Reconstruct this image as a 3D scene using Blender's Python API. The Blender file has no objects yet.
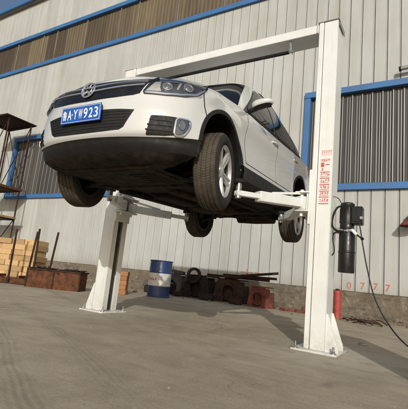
import bpy, bmesh, math, random
from mathutils import Vector, Matrix
from mathutils.bvhtree import BVHTree
random.seed(7)
scn = bpy.context.scene
COL = scn.collection
R = math.radians
V = Vector

# ------------------------------------------------------------------ materials
def new_mat(name):
    m = bpy.data.materials.new(name); m.use_nodes = True
    nt = m.node_tree; nt.nodes.clear()
    out = nt.nodes.new('ShaderNodeOutputMaterial'); b = nt.nodes.new('ShaderNodeBsdfPrincipled')
    nt.links.new(b.outputs[0], out.inputs[0])
    return m, nt, b

def noise(nt, scale, detail=5, rough=.6, vec=None, dist=0):
    n = nt.nodes.new('ShaderNodeTexNoise'); n.inputs['Scale'].default_value = scale
    n.inputs['Detail'].default_value = detail; n.inputs['Roughness'].default_value = rough
    n.inputs['Distortion'].default_value = dist
    if vec is not None: nt.links.new(vec, n.inputs['Vector'])
    return n

def ramp(nt, src, stops):
    r = nt.nodes.new('ShaderNodeValToRGB')
    els = r.color_ramp.elements
    while len(els) < len(stops): els.new(.5)
    for e, (p, c) in zip(els, stops):
        e.position = p; e.color = (*c, 1) if len(c) == 3 else c
    nt.links.new(src, r.inputs[0]); return r

def mixc(nt, fac, a, b, mode='MIX'):
    m = nt.nodes.new('ShaderNodeMix'); m.data_type = 'RGBA'; m.blend_type = mode
    for sock, v in ((m.inputs[0], fac), (m.inputs[6], a), (m.inputs[7], b)):
        if isinstance(v, bpy.types.NodeSocket): nt.links.new(v, sock)
        elif isinstance(v, (int, float)): sock.default_value = v
        else: sock.default_value = (*v, 1)
    return m.outputs[2]

def mathn(nt, op, a, b=None, c=None, clamp=False):
    m = nt.nodes.new('ShaderNodeMath'); m.operation = op; m.use_clamp = clamp
    for i, v in enumerate((a, b, c)):
        if v is None: continue
        if isinstance(v, bpy.types.NodeSocket): nt.links.new(v, m.inputs[i])
        else: m.inputs[i].default_value = v
    return m.outputs[0]

def bump(nt, b, src, strength=.3, dist=.01):
    n = nt.nodes.new('ShaderNodeBump'); n.inputs['Strength'].default_value = strength
    n.inputs['Distance'].default_value = dist
    nt.links.new(src, n.inputs['Height']); nt.links.new(n.outputs[0], b.inputs['Normal'])

def coord(nt, which='Object'):
    t = nt.nodes.new('ShaderNodeTexCoord'); return t.outputs[which]

def geopos(nt):
    return nt.nodes.new('ShaderNodeNewGeometry').outputs['Position']

def simple(name, col, rough=.5, metal=0, var=.25, scale=6, bumps=0, col2=None, coat=0, spec=.5, stretch=None, rvar=.12):
    m, nt, b = new_mat(name)
    vec = coord(nt)
    if stretch:
        mp = nt.nodes.new('ShaderNodeMapping'); mp.inputs['Scale'].default_value = stretch
        nt.links.new(vec, mp.inputs['Vector']); vec = mp.outputs[0]
    n = noise(nt, scale, 6, .65, vec)
    c2 = col2 or tuple(c * (1 - var) for c in col)
    r = ramp(nt, n.outputs[0], [(.35, c2), (.62, col)])
    nt.links.new(r.outputs[0], b.inputs['Base Color'])
    b.inputs['Roughness'].default_value = rough; b.inputs['Metallic'].default_value = metal
    b.inputs['Coat Weight'].default_value = coat; b.inputs['Specular IOR Level'].default_value = spec
    b.inputs['Coat Roughness'].default_value = .05
    rr = ramp(nt, noise(nt, scale * 2.3, 4, .6, vec).outputs[0], [(.3, (max(0, rough - rvar),) * 3), (.7, (min(1, rough + rvar),) * 3)])
    nt.links.new(rr.outputs[0], b.inputs['Roughness'])
    if bumps: bump(nt, b, noise(nt, scale * 6, 6, .7, vec).outputs[0], bumps)
    return m

M = {}
# car
M['paint'] = simple('white_car_paint', (.575, .585, .573), .20, var=.05, scale=1.2, coat=.9, col2=(.55, .557, .54), rvar=.03)
M['trim'] = simple('black_plastic_trim', (.017, .0165, .016), .62, var=.35, scale=14, bumps=.05, spec=.3)
M['gloss_black'] = simple('gloss_black', (.006, .006, .008), .30, var=.2, coat=.15)
M['under'] = simple('dirty_underbody', (.046, .038, .031), .95, var=.6, scale=9, bumps=.4, col2=(.017, .0145, .012), spec=.1)
M['liner'] = simple('wheel_liner', (.012, .011, .010), .95, var=.4, spec=.1)
M['glass'] = simple('tinted_glass', (.007, .008, .009), .05, var=.1, coat=0, spec=.32, rvar=.01)
M['chrome'] = simple('chrome', (.75, .76, .78), .22, .85, var=.03, rvar=.01)
M['lamp'] = simple('lamp_lens', (.62, .62, .62), .08, .35, var=.2, scale=10, coat=1, rvar=.02)
M['lamp_dark'] = simple('lamp_housing', (.035, .037, .042), .12, .2, var=.4, scale=20, coat=1)
M['lens_glass'] = simple('projector_lens', (.16, .17, .19), .04, .2, var=.2, coat=1, rvar=.01)
def m_cover():
    m = bpy.data.materials.new('clear_cover'); m.use_nodes = True; nt = m.node_tree; nt.nodes.clear()
    o = nt.nodes.new('ShaderNodeOutputMaterial'); mx = nt.nodes.new('ShaderNodeMixShader'); tr = nt.nodes.new('ShaderNodeBsdfTransparent'); gl = nt.nodes.new('ShaderNodeBsdfGlossy')
    gl.inputs['Roughness'].default_value = .03; tr.inputs[0].default_value = (.93, .94, .95, 1)
    fr = nt.nodes.new('ShaderNodeFresnel'); fr.inputs[0].default_value = 1.5
    nt.links.new(fr.outputs[0], mx.inputs[0]); nt.links.new(tr.outputs[0], mx.inputs[1]); nt.links.new(gl.outputs[0], mx.inputs[2]); nt.links.new(mx.outputs[0], o.inputs[0]); return m
M['clear_cover'] = m_cover()
M['fog_bowl'] = simple('fog_lamp_bowl', (.17, .17, .175), .2, .6, var=.6, scale=22, coat=1, rvar=.03)
M['reflector'] = simple('lamp_reflector', (.13, .13, .14), .25, .5, var=.5, scale=16, coat=1, rvar=.02)
M['plate_blue'] = simple('plate_blue', (.018, .10, .42), .4, var=.12)
M['plate_white'] = simple('plate_white', (.75, .76, .74), .45, var=.05)
M['rim'] = simple('alloy_silver', (.46, .46, .45), .42, .45, var=.12, scale=12)
M['barrel'] = simple('dark_rim_barrel', (.07, .065, .06), .6, .4, var=.4, scale=12)  # inner barrel coloured darker than the silver rim face
M['tail'] = simple('tail_red', (.35, .012, .01), .12, var=.2, coat=1)
M['disc'] = simple('brake_disc', (.16, .14, .12), .5, .7, var=.4, scale=20)
# lift
M['lift'] = simple('lift_white_enamel', (.72, .72, .67), .38, var=.06, scale=4, coat=.15, col2=(.65, .64, .585))
def m_lift():
    m, nt, b = new_mat('lift_white_enamel')
    pos = geopos(nt); sep = nt.nodes.new('ShaderNodeSeparateXYZ'); nt.links.new(pos, sep.inputs[0])
    c = ramp(nt, noise(nt, 3, 6, .6, pos).outputs[0], [(.35, (.635, .648, .622)), (.62, (.69, .705, .685))]).outputs[0]
    mp = nt.nodes.new('ShaderNodeMapping'); mp.inputs['Scale'].default_value = (9, 9, .7); nt.links.new(pos, mp.inputs['Vector'])
    st = ramp(nt, noise(nt, 2.5, 7, .7, mp.outputs[0]).outputs[0], [(.54, (1, 1, 1)), (.74, (.89, .87, .83))]).outputs[0]
    c = mixc(nt, 1, c, st, 'MULTIPLY')
    n = noise(nt, 26, 7, .75, pos)
    chip = ramp(nt, n.outputs[0], [(.715, (0, 0, 0)), (.73, (1, 1, 1))]).outputs[0]
    c = mixc(nt, mathn(nt, 'MULTIPLY', chip, .75), c, (.16, .10, .06))
    low = mathn(nt, 'SUBTRACT', 1, mathn(nt, 'DIVIDE', sep.outputs[2], .28), clamp=True)
    mud = mathn(nt, 'MULTIPLY', low, ramp(nt, noise(nt, 11, 7, .7, pos).outputs[0], [(.36, (0, 0, 0)), (.66, (1, 1, 1))]).outputs[0])
    c = mixc(nt, mathn(nt, 'MULTIPLY', mud, .7, clamp=True), c, (.36, .31, .23))
    nt.links.new(c, b.inputs['Base Color']); b.inputs['Roughness'].default_value = .36; b.inputs['Coat Weight'].default_value = .15
    bump(nt, b, noise(nt, 2, 3, .5, pos).outputs[0], .08, .02)
    return m
M['lift'] = m_lift()
M['lift_grey'] = simple('lift_inner_grey', (.16, .16, .155), .6, var=.5, scale=8, col2=(.05, .05, .048))
M['steel'] = simple('galvanised_steel', (.42, .42, .41), .4, .8, var=.35, scale=25)
M['black'] = simple('black_enamel', (.012, .012, .012), .36, var=.3, scale=10, spec=.4)
M['rubber'] = simple('black_rubber', (.015, .014, .013), .8, var=.3, scale=10, spec=.3)
M['red_ink'] = simple('red_print', (.52, .11, .10), .6, var=.3, scale=40)
M['label'] = simple('label_white', (.70, .66, .62), .5, var=.1, scale=30)
# yard
M['rust'] = simple('rusty_steel', (.145, .058, .030), .9, .1, var=.6, scale=7, bumps=.5, col2=(.055, .026, .016), spec=.2)
M['rust_dark'] = simple('dark_rusty_steel', (.060, .032, .022), .9, .1, var=.6, scale=7, bumps=.5, col2=(.018, .012, .010), spec=.2)
M['rust_red'] = simple('red_primer', (.20, .062, .046), .85, 0, var=.5, scale=6, bumps=.35, col2=(.075, .030, .022), spec=.25)
M['cast'] = simple('dark_cast_iron', (.030, .024, .021), .9, .1, var=.5, scale=6, bumps=.5, spec=.2)
M['red_paint'] = simple('red_paint', (.38, .055, .045), .6, var=.4, scale=8)
M['blue_drum'] = simple('blue_drum_paint', (.020, .050, .15), .42, .0, var=.45, scale=6, bumps=.1)
M['white_band'] = simple('drum_white_band', (.62, .62, .58), .55, var=.25, scale=7)
M['scaf_board'] = simple('weathered_board', (.10, .055, .030), .9, var=.5, scale=9, bumps=.3, spec=.2)
M['scaf_board_pale'] = simple('pale_board', (.32, .22, .11), .9, var=.35, scale=9, bumps=.3, spec=.2)
M['stone'] = simple('grey_stone', (.30, .29, .26), .9, var=.4, scale=20, bumps=.4)
M['cable'] = simple('cable_black', (.012, .012, .012), .6, var=.3)
M['stand_in'] = simple('stand_in_grey', (.25, .26, .26), .5, var=.2, scale=3)

def m_block(name, col, col2):
    m, nt, b = new_mat(name)
    vec = coord(nt)
    oi = nt.nodes.new('ShaderNodeObjectInfo')
    mp = nt.nodes.new('ShaderNodeMapping'); mp.inputs['Scale'].default_value = (3, 3, 30)
    nt.links.new(vec, mp.inputs['Vector'])
    n = noise(nt, 3, 5, .6, mp.outputs[0], .6)
    c = ramp(nt, n.outputs[0], [(.3, col2), (.7, col)]).outputs[0]
    t = ramp(nt, oi.outputs['Random'], [(0, (.66, .63, .60)), (1, (1.15, 1.12, 1.05))]).outputs[0]
    nt.links.new(mixc(nt, 1, c, t, 'MULTIPLY'), b.inputs['Base Color'])
    b.inputs['Roughness'].default_value = .85; bump(nt, b, n.outputs[0], .3)
    return m
M['block'] = m_block('tan_block', (.55, .38, .20), (.40, .26, .13))
M['brick'] = m_block('orange_brick', (.42, .21, .095), (.25, .12, .055))

def m_wall():
    m, nt, b = new_mat('white_ribbed_cladding')
    pos = geopos(nt)
    sep = nt.nodes.new('ShaderNodeSeparateXYZ'); nt.links.new(pos, sep.inputs[0])
    pan = mathn(nt, 'FLOOR', mathn(nt, 'DIVIDE', mathn(nt, 'ADD', sep.outputs[0], .18), .345 * 3))
    wn = nt.nodes.new('ShaderNodeTexWhiteNoise'); wn.noise_dimensions = '1D'; nt.links.new(pan, wn.inputs['W'])
    base = ramp(nt, wn.outputs['Value'], [(0, (.420, .437, .428)), (1, (.475, .492, .484))]).outputs[0]
    mp = nt.nodes.new('ShaderNodeMapping'); mp.inputs['Scale'].default_value = (1.6, 1, .14); nt.links.new(pos, mp.inputs['Vector'])
    streak = ramp(nt, noise(nt, 2.2, 7, .7, mp.outputs[0]).outputs[0], [(.34, (.885, .87, .83)), (.60, (1, 1, 1))]).outputs[0]
    c = mixc(nt, 1, base, streak, 'MULTIPLY')
    blot = ramp(nt, noise(nt, .6, 6, .65, pos).outputs[0], [(.35, (.91, .90, .87)), (.65, (1, 1, 1))]).outputs[0]
    c = mixc(nt, 1, c, blot, 'MULTIPLY')
    # rain runs below the two sills and the upper band
    mr = nt.nodes.new('ShaderNodeMapping'); mr.inputs['Scale'].default_value = (5, 1, .12); nt.links.new(pos, mr.inputs['Vector'])
    rn = ramp(nt, noise(nt, 2, 6, .7, mr.outputs[0]).outputs[0], [(.50, (0, 0, 0)), (.70, (1, 1, 1))]).outputs[0]
    for zt_, ln_ in ((3.40, 1.5), (10.32, 2.6)):
        kk = mathn(nt, 'SUBTRACT', 1, mathn(nt, 'DIVIDE', mathn(nt, 'SUBTRACT', zt_, sep.outputs[2]), ln_), clamp=True)
        kk = mathn(nt, 'MULTIPLY', kk, mathn(nt, 'LESS_THAN', sep.outputs[2], zt_))
        c = mixc(nt, mathn(nt, 'MULTIPLY', mathn(nt, 'MULTIPLY', kk, rn), .24, clamp=True), c, (.24, .21, .16))
    # splash dirt kicked up along the foot of the sheets
    h = mathn(nt, 'SUBTRACT', 1.0, mathn(nt, 'DIVIDE', mathn(nt, 'SUBTRACT', sep.outputs[2], .62), .55), clamp=True)
    d = mathn(nt, 'MULTIPLY', mathn(nt, 'MULTIPLY', h, h), noise(nt, 3, 6, .7, pos).outputs[0])
    c = mixc(nt, mathn(nt, 'MULTIPLY', d, .8, clamp=True), c, (.22, .18, .13))
    nt.links.new(c, b.inputs['Base Color'])
    b.inputs['Roughness'].default_value = .55; b.inputs['Specular IOR Level'].default_value = .3
    bump(nt, b, noise(nt, 1.7, 3, .5, pos).outputs[0], .12, .03)
    return m
M['wall'] = m_wall()

def m_sheet(wd=1.08, lo=(.056, .054, .050), hi=(.100, .096, .090), rg=.37):
    m, nt, b = new_mat('smoky_corrugated_sheet')
    pos = geopos(nt)
    sep = nt.nodes.new('ShaderNodeSeparateXYZ'); nt.links.new(pos, sep.inputs[0])
    pan = mathn(nt, 'FLOOR', mathn(nt, 'DIVIDE', sep.outputs[0], wd))
    wn = nt.nodes.new('ShaderNodeTexWhiteNoise'); wn.noise_dimensions = '1D'; nt.links.new(pan, wn.inputs['W'])
    base = ramp(nt, wn.outputs['Value'], [(0, lo), (1, hi)]).outputs[0]
    mp = nt.nodes.new('ShaderNodeMapping'); mp.inputs['Scale'].default_value = (2, 1, .2); nt.links.new(pos, mp.inputs['Vector'])
    s = ramp(nt, noise(nt, 3, 6, .7, mp.outputs[0]).outputs[0], [(.3, (.66, .63, .6)), (.65, (1.1, 1.08, 1.04))]).outputs[0]
    nt.links.new(mixc(nt, 1, base, s, 'MULTIPLY'), b.inputs['Base Color'])
    b.inputs['Roughness'].default_value = rg; b.inputs['Specular IOR Level'].default_value = .5
    return m
M['sheet'] = m_sheet()
M['band_sheet'] = m_sheet(1.44, (.055, .042, .026), (.175, .140, .085), .55)
M['blue_frame'] = simple('blue_frame_paint', (.040, .145, .36), .55, var=.3, scale=1.5, col2=(.045, .125, .27))
M['seam'] = simple('seam_dirt', (.21, .205, .185), .9, var=.4, scale=3)
M['mullion'] = simple('grey_mullion', (.20, .18, .15), .5, var=.3, scale=2)
M['roof'] = simple('grey_roof_sheet', (.16, .16, .16), .6, var=.2, scale=1)

def m_plinth():
    m, nt, b = new_mat('rough_brick_plinth')
    pos = geopos(nt)
    mp = nt.nodes.new('ShaderNodeMapping'); mp.inputs['Rotation'].default_value = (R(90), 0, 0); nt.links.new(pos, mp.inputs['Vector'])
    br = nt.nodes.new('ShaderNodeTexBrick'); wob = nt.nodes.new('ShaderNodeVectorMath'); wob.operation = 'MULTIPLY_ADD'; nt.links.new(noise(nt, 5, 5, .7, pos).outputs['Color'], wob.inputs[0]); wob.inputs[1].default_value = (.09, .09, .09); nt.links.new(mp.outputs[0], wob.inputs[2]); nt.links.new(wob.outputs[0], br.inputs['Vector'])
    br.inputs['Scale'].default_value = 1; br.inputs['Brick Width'].default_value = .24; br.inputs['Row Height'].default_value = .104
    br.inputs['Mortar Size'].default_value = .010; br.inputs['Color1'].default_value = (.17, .135, .095, 1)
    br.inputs['Color2'].default_value = (.105, .085, .062, 1); br.inputs['Mortar'].default_value = (.22, .19, .15, 1)
    n = noise(nt, 2.2, 8, .75, pos, .6)
    c = mixc(nt, ramp(nt, n.outputs[0], [(.36, (0, 0, 0)), (.52, (.9,) * 3)]).outputs[0], br.outputs[0], (.20, .17, .125))
    n2 = noise(nt, 5.0, 8, .8, pos, 1.0)
    c = mixc(nt, ramp(nt, n2.outputs[0], [(.54, (0, 0, 0)), (.64, (.8,) * 3)]).outputs[0], c, (.38, .34, .28))
    n3 = noise(nt, 1.1, 6, .7, pos)
    c = mixc(nt, ramp(nt, n3.outputs[0], [(.5, (0, 0, 0)), (.66, (.7,) * 3)]).outputs[0], c, (.075, .062, .048))
    nt.links.new(c, b.inputs['Base Color']); b.inputs['Roughness'].default_value = .95
    b.inputs['Specular IOR Level'].default_value = .15
    bump(nt, b, n2.outputs[0], .9, .05)
    return m
M['plinth'] = m_plinth()

def m_ground():
    m, nt, b = new_mat('dusty_concrete_yard')
    pos = geopos(nt)
    big = ramp(nt, noise(nt, .35, 6, .6, pos, .4).outputs[0], [(.3, (.345, .290, .210)), (.5, (.435, .372, .275)), (.72, (.53, .460, .345))]).outputs[0]
    mid = ramp(nt, noise(nt, 2.1, 8, .7, pos, .5).outputs[0], [(.3, (.78, .77, .75)), (.65, (1.08, 1.08, 1.07))]).outputs[0]
    c = mixc(nt, 1, big, mid, 'MULTIPLY')
    fine = ramp(nt, noise(nt, 60, 6, .75, pos).outputs[0], [(.35, (.80, .79, .78)), (.62, (1.06, 1.06, 1.06))]).outputs[0]
    c = mixc(nt, 1, c, fine, 'MULTIPLY')
    # faint tyre-worn streaks running across the yard
    mp = nt.nodes.new('ShaderNodeMapping'); mp.inputs['Rotation'].default_value = (0, 0, R(-24)); mp.inputs['Scale'].default_value = (.25, 3.2, 1)
    nt.links.new(pos, mp.inputs['Vector'])
    st = ramp(nt, noise(nt, 1.3, 6, .65, mp.outputs[0], .3).outputs[0], [(.36, (.80, .78, .76)), (.55, (1, 1, 1))]).outputs[0]
    c = mixc(nt, .55, c, mixc(nt, 1, c, st, 'MULTIPLY'))
    # a pair of dark tyre tracks crossing the yard on the left
    ta = R(-27.6)
    tp = nt.nodes.new('ShaderNodeSeparateXYZ'); nt.links.new(pos, tp.inputs[0])
    wv = mathn(nt, 'MULTIPLY', mathn(nt, 'SUBTRACT', noise(nt, .5, 3, .5, pos).outputs[0], .5), .35)
    pv = mathn(nt, 'ADD', mathn(nt, 'ADD', mathn(nt, 'MULTIPLY', tp.outputs[0], -math.sin(ta)), mathn(nt, 'MULTIPLY', tp.outputs[1], math.cos(ta))), wv)
    along = mathn(nt, 'ADD', mathn(nt, 'MULTIPLY', tp.outputs[0], math.cos(ta)), mathn(nt, 'MULTIPLY', tp.outputs[1], math.sin(ta)))
    tot = None
    for c0, wd_ in ((.88, .10), (.42, .09), (1.75, .08)):
        dd_ = mathn(nt, 'ABSOLUTE', mathn(nt, 'SUBTRACT', pv, c0))
        k_ = mathn(nt, 'SUBTRACT', 1, mathn(nt, 'DIVIDE', dd_, wd_), clamp=True)
        k_ = mathn(nt, 'MULTIPLY', mathn(nt, 'POWER', k_, .5), mathn(nt, 'ADD', .55, mathn(nt, 'MULTIPLY', mathn(nt, 'SINE', mathn(nt, 'MULTIPLY', pv, 150)), .45)))
        tot = k_ if tot is None else mathn(nt, 'MAXIMUM', tot, k_)
    brk = ramp(nt, noise(nt, 1.3, 6, .7, pos).outputs[0], [(.34, (0, 0, 0)), (.60, (1, 1, 1))]).outputs[0]
    c = mixc(nt, mathn(nt, 'MULTIPLY', mathn(nt, 'MULTIPLY', tot, brk), .38, clamp=True), c, (.13, .115, .09))
    # hairline cracks
    vo = nt.nodes.new('ShaderNodeTexVoronoi'); vo.feature = 'DISTANCE_TO_EDGE'; vo.inputs['Scale'].default_value = .42
    wq = nt.nodes.new('ShaderNodeVectorMath'); wq.operation = 'MULTIPLY_ADD'
    nt.links.new(noise(nt, 1.6, 7, .7, pos).outputs['Color'], wq.inputs[0]); wq.inputs[1].default_value = (.9, .9, .9); nt.links.new(pos, wq.inputs[2])
    nt.links.new(wq.outputs[0], vo.inputs['Vector'])
    ck = mathn(nt, 'LESS_THAN', vo.outputs['Distance'], .0045)
    ckm = ramp(nt, noise(nt, .5, 3, .5, pos).outputs[0], [(.46, (0, 0, 0)), (.60, (1, 1, 1))]).outputs[0]
    c = mixc(nt, mathn(nt, 'MULTIPLY', mathn(nt, 'MULTIPLY', ck, ckm), .6), c, (.10, .085, .065))
    # pale worn scuffs
    sc_ = ramp(nt, noise(nt, .9, 8, .75, mp.outputs[0], .5).outputs[0], [(.56, (0, 0, 0)), (.72, (.5,) * 3)]).outputs[0]
    c = mixc(nt, sc_, c, (.52, .47, .37))
    # oil stains
    oil = ramp(nt, noise(nt, 1.05, 5, .6, pos, .8).outputs[0], [(.63, (0, 0, 0)), (.74, (.55,) * 3)]).outputs[0]
    c = mixc(nt, oil, c, (.17, .15, .12))
    # drilling dust round the two post feet
    for px, py in ((-1.02, 4.3), (-4.28, 4.35)):
        dv = nt.nodes.new('ShaderNodeVectorMath'); dv.operation = 'DISTANCE'
        nt.links.new(pos, dv.inputs[0]); dv.inputs[1].default_value = (px, py, 0)
        rr = mathn(nt, 'SUBTRACT', 1, mathn(nt, 'DIVIDE', mathn(nt, 'SUBTRACT', dv.outputs['Value'], .30), .85), clamp=True)
        rr = mathn(nt, 'MULTIPLY', rr, ramp(nt, noise(nt, 4, 7, .7, pos, 1).outputs[0], [(.38, (0, 0, 0)), (.68, (1, 1, 1))]).outputs[0])
        c = mixc(nt, mathn(nt, 'MULTIPLY', rr, .75, clamp=True), c, (.52, .49, .42))
    # soil and dirt drifted along the building
    sep = nt.nodes.new('ShaderNodeSeparateXYZ'); nt.links.new(pos, sep.inputs[0])
    yy = mathn(nt, 'ADD', sep.outputs[1], mathn(nt, 'MULTIPLY', mathn(nt, 'SUBTRACT', noise(nt, 1.2, 6, .6, pos).outputs[0], .5), 2.2))
    k = mathn(nt, 'DIVIDE', mathn(nt, 'SUBTRACT', yy, 8.7), 1.2, clamp=True)
    soil = ramp(nt, noise(nt, 9, 8, .75, pos).outputs[0], [(.35, (.19, .14, .085)), (.65, (.33, .255, .160))]).outputs[0]
    c = mixc(nt, mathn(nt, 'MULTIPLY', k, .85), c, soil)
    nt.links.new(c, b.inputs['Base Color'])
    b.inputs['Roughness'].default_value = .85; b.inputs['Specular IOR Level'].default_value = .25
    hh = mathn(nt, 'ADD', mathn(nt, 'MULTIPLY', noise(nt, 45, 6, .7, pos).outputs[0], .35), noise(nt, 6, 6, .6, pos).outputs[0])
    bump(nt, b, hh, .35, .012)
    return m
M['ground'] = m_ground()

def m_tyre():
    m, nt, b = new_mat('dusty_tyre')
    vec = coord(nt)
    sep = nt.nodes.new('ShaderNodeSeparateXYZ'); nt.links.new(vec, sep.inputs[0])
    ang = mathn(nt, 'ARCTAN2', sep.outputs[0], sep.outputs[2])
    rad = mathn(nt, 'SQRT', mathn(nt, 'ADD', mathn(nt, 'POWER', sep.outputs[0], 2), mathn(nt, 'POWER', sep.outputs[2], 2)))
    saw = mathn(nt, 'FRACT', mathn(nt, 'ADD', mathn(nt, 'MULTIPLY', ang, 96 / (2 * math.pi)), mathn(nt, 'MULTIPLY', mathn(nt, 'ABSOLUTE', sep.outputs[1]), 14)))
    blk = mathn(nt, 'GREATER_THAN', saw, .26)
    onT = mathn(nt, 'GREATER_THAN', rad, .333)
    n = noise(nt, 14, 6, .7, vec)
    dust = ramp(nt, n.outputs[0], [(.3, (.046, .039, .030)), (.7, (.095, .080, .060))]).outputs[0]
    side = ramp(nt, n.outputs[0], [(.3, (.020, .018, .016)), (.7, (.042, .036, .030))]).outputs[0]
    c = mixc(nt, onT, side, dust)
    groove = mathn(nt, 'MULTIPLY', onT, mathn(nt, 'SUBTRACT', 1, blk))
    c = mixc(nt, mathn(nt, 'MULTIPLY', groove, .5), c, (.02, .018, .015))
    nt.links.new(c, b.inputs['Base Color']); b.inputs['Roughness'].default_value = .9
    b.inputs['Specular IOR Level'].default_value = .2
    bump(nt, b, mathn(nt, 'MULTIPLY', blk, onT), .6, .006)
    return m
M['tyre'] = m_tyre()

# ------------------------------------------------------------------ mesh helpers
def interp(t, x):
    if x <= t[0][0]: return t[0][1]
    for (a, fa), (b, fb) in zip(t, t[1:]):
        if x <= b: return fa + (fb - fa) * (x - a) / (b - a)
    return t[-1][1]

def sinterp(t, x):                     # smooth (Catmull-Rom, monotone-ish) table lookup
    xs = [a for a, _ in t]; ys = [b for _, b in t]
    if x <= xs[0]: return ys[0]
    if x >= xs[-1]: return ys[-1]
    i = max(k for k in range(len(xs) - 1) if xs[k] <= x)
    def sl(k):
        if k <= 0 or k >= len(xs) - 1: 
            j = min(max(k, 0), len(xs) - 2) if k <= 0 else len(xs) - 2
            return (ys[j + 1] - ys[j]) / (xs[j + 1] - xs[j])
        d0 = (ys[k] - ys[k - 1]) / (xs[k] - xs[k - 1]); d1 = (ys[k + 1] - ys[k]) / (xs[k + 1] - xs[k])
        return 0 if d0 * d1 <= 0 else 2 * d0 * d1 / (d0 + d1)
    h = xs[i + 1] - xs[i]; u = (x - xs[i]) / h
    return ((2*u**3-3*u**2+1)*ys[i] + (u**3-2*u**2+u)*h*sl(i) + (-2*u**3+3*u**2)*ys[i+1] + (u**3-u**2)*h*sl(i+1))

class MB:
    def __init__(s): s.bm = bmesh.new()
    def _add(s, verts, faces, mi=0):
        vs = [s.bm.verts.new(v) for v in verts]
        for f in faces:
            try: fc = s.bm.faces.new([vs[i] for i in f]); fc.material_index = mi
            except ValueError: pass
        return vs
    def box(s, c, size, rot=None, bev=.004, mi=0):
        t = bmesh.new(); bmesh.ops.create_cube(t, size=1)
        for v in t.verts: v.co = V((v.co.x * size[0], v.co.y * size[1], v.co.z * size[2]))
        if bev: bmesh.ops.bevel(t, geom=t.edges[:], offset=min(bev, min(size) * .3), segments=1, affect='EDGES')
        m = Matrix.Translation(V(c)) @ (rot.to_4x4() if rot is not None else Matrix())
        s.merge(t, m, mi); return s
    def merge(s, t, m=Matrix(), mi=0):
        mp = {}
        for v in t.verts: mp[v] = s.bm.verts.new(m @ v.co)
        for f in t.faces:
            try: n = s.bm.faces.new([mp[v] for v in f.verts]); n.material_index = mi
            except ValueError: pass
        t.free()
    def bar(s, p0, p1, w, h, bev=.004, up=(0, 0, 1), mi=0):
        p0, p1 = V(p0), V(p1); d = p1 - p0; L = d.length; x = d.normalized()
        u = V(up); y = u.cross(x)
        if y.length < 1e-4: y = V((0, 1, 0)).cross(x)
        y.normalize(); z = x.cross(y)
        rot = Matrix((x, y, z)).transposed()
        return s.box((p0 + p1) / 2, (L, w, h), rot, bev, mi)
    def cyl(s, p0, p1, r, r1=None, n=20, mi=0, cap=True):
        p0, p1 = V(p0), V(p1); r1 = r if r1 is None else r1
        x = (p1 - p0).normalized(); a = x.orthogonal().normalized(); b = x.cross(a)
        vs = []
        for p, q in ((p0, r), (p1, r1)):
            for i in range(n):
                t = 2 * math.pi * i / n; vs.append(p + (a * math.cos(t) + b * math.sin(t)) * q)
        fs = [(i, (i + 1) % n, n + (i + 1) % n, n + i) for i in range(n)]
        if cap: fs += [tuple(range(n))[::-1], tuple(range(n, 2 * n))]
        s._add(vs, fs, mi); return s
    def tube(s, pts, r, n=10, mi=0, smooth=0):
        pts = [V(p) for p in pts]
        if smooth:
            out = []
            P = [pts[0]] + pts + [pts[-1]]
            for i in range(1, len(P) - 2):
                for k in range(smooth):
                    t = k / smooth; a, b, c, d = P[i-1], P[i], P[i+1], P[i+2]
                    out.append(.5 * ((2*b) + (-a + c)*t + (2*a - 5*b + 4*c - d)*t*t + (-a + 3*b - 3*c + d)*t**3))
            pts = out + [pts[-1]]
        prev = None; rings = []
        for i, p in enumerate(pts):
            d = (pts[min(i+1, len(pts)-1)] - pts[max(i-1, 0)]).normalized()
            a = d.orthogonal().normalized() if prev is None else (prev - d * prev.dot(d)).normalized()
            prev = a; b = d.cross(a)
            rings.append([p + (a * math.cos(2*math.pi*k/n) + b * math.sin(2*math.pi*k/n)) * r for k in range(n)])
        vs = [v for ring in rings for v in ring]
        fs = [(i*n+k, i*n+(k+1) % n, (i+1)*n+(k+1) % n, (i+1)*n+k) for i in range(len(pts)-1) for k in range(n)]
        fs += [tuple(range(n))[::-1], tuple(range((len(pts)-1)*n, len(pts)*n))]
        s._add(vs, fs, mi); return s
    def lathe(s, prof, m=Matrix(), n=48, mi=0, closed=False):     # prof: (radius, axial) about local Z
        vs = [m @ V((r*math.cos(2*math.pi*k/n), r*math.sin(2*math.pi*k/n), z)) for r, z in prof for k in range(n)]
        L = len(prof); fs = []
        for i in range(L - (0 if closed else 1)):
            j = (i+1) % L
            for k in range(n): fs.append((i*n+k, i*n+(k+1) % n, j*n+(k+1) % n, j*n+k))
        if not closed:
            if prof[0][0] > 1e-6: fs.append(tuple(range(n))[::-1])
            if prof[-1][0] > 1e-6: fs.append(tuple(range((L-1)*n, L*n)))
        s._add(vs, fs, mi); return s
    def prism(s, poly, thick, origin, ax, ay, mi=0):              # polygon in plane (ax, ay), extruded along ax x ay
        ax, ay, o = V(ax), V(ay), V(origin); nz = ax.cross(ay).normalized() * thick
        n = len(poly); lo = [o + ax*a + ay*b for a, b in poly]; hi = [p + nz for p in lo]
        s._add(lo + hi, [tuple(range(n))[::-1], tuple(range(n, 2*n))] + [(i, (i+1) % n, n+(i+1) % n, n+i) for i in range(n)], mi)
        return s
    def grid(s, P, mi=0, flip=False):
        nr, nc = len(P), len(P[0])
        vs = [p for row in P for p in row]
        fs = [(i*nc+j, i*nc+j+1, (i+1)*nc+j+1, (i+1)*nc+j) for i in range(nr-1) for j in range(nc-1)]
        if flip: fs = [f[::-1] for f in fs]
        return s._add(vs, fs, mi)
    def noisy(s, amp, seed=0, cut=0):
        if cut: bmesh.ops.subdivide_edges(s.bm, edges=s.bm.edges[:], cuts=cut, use_grid_fill=True)
        from mathutils import noise as mn
        for v in s.bm.verts: v.co += mn.noise_vector(v.co * 6 + V((seed, seed*2, 0))) * amp
        return s
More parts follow.
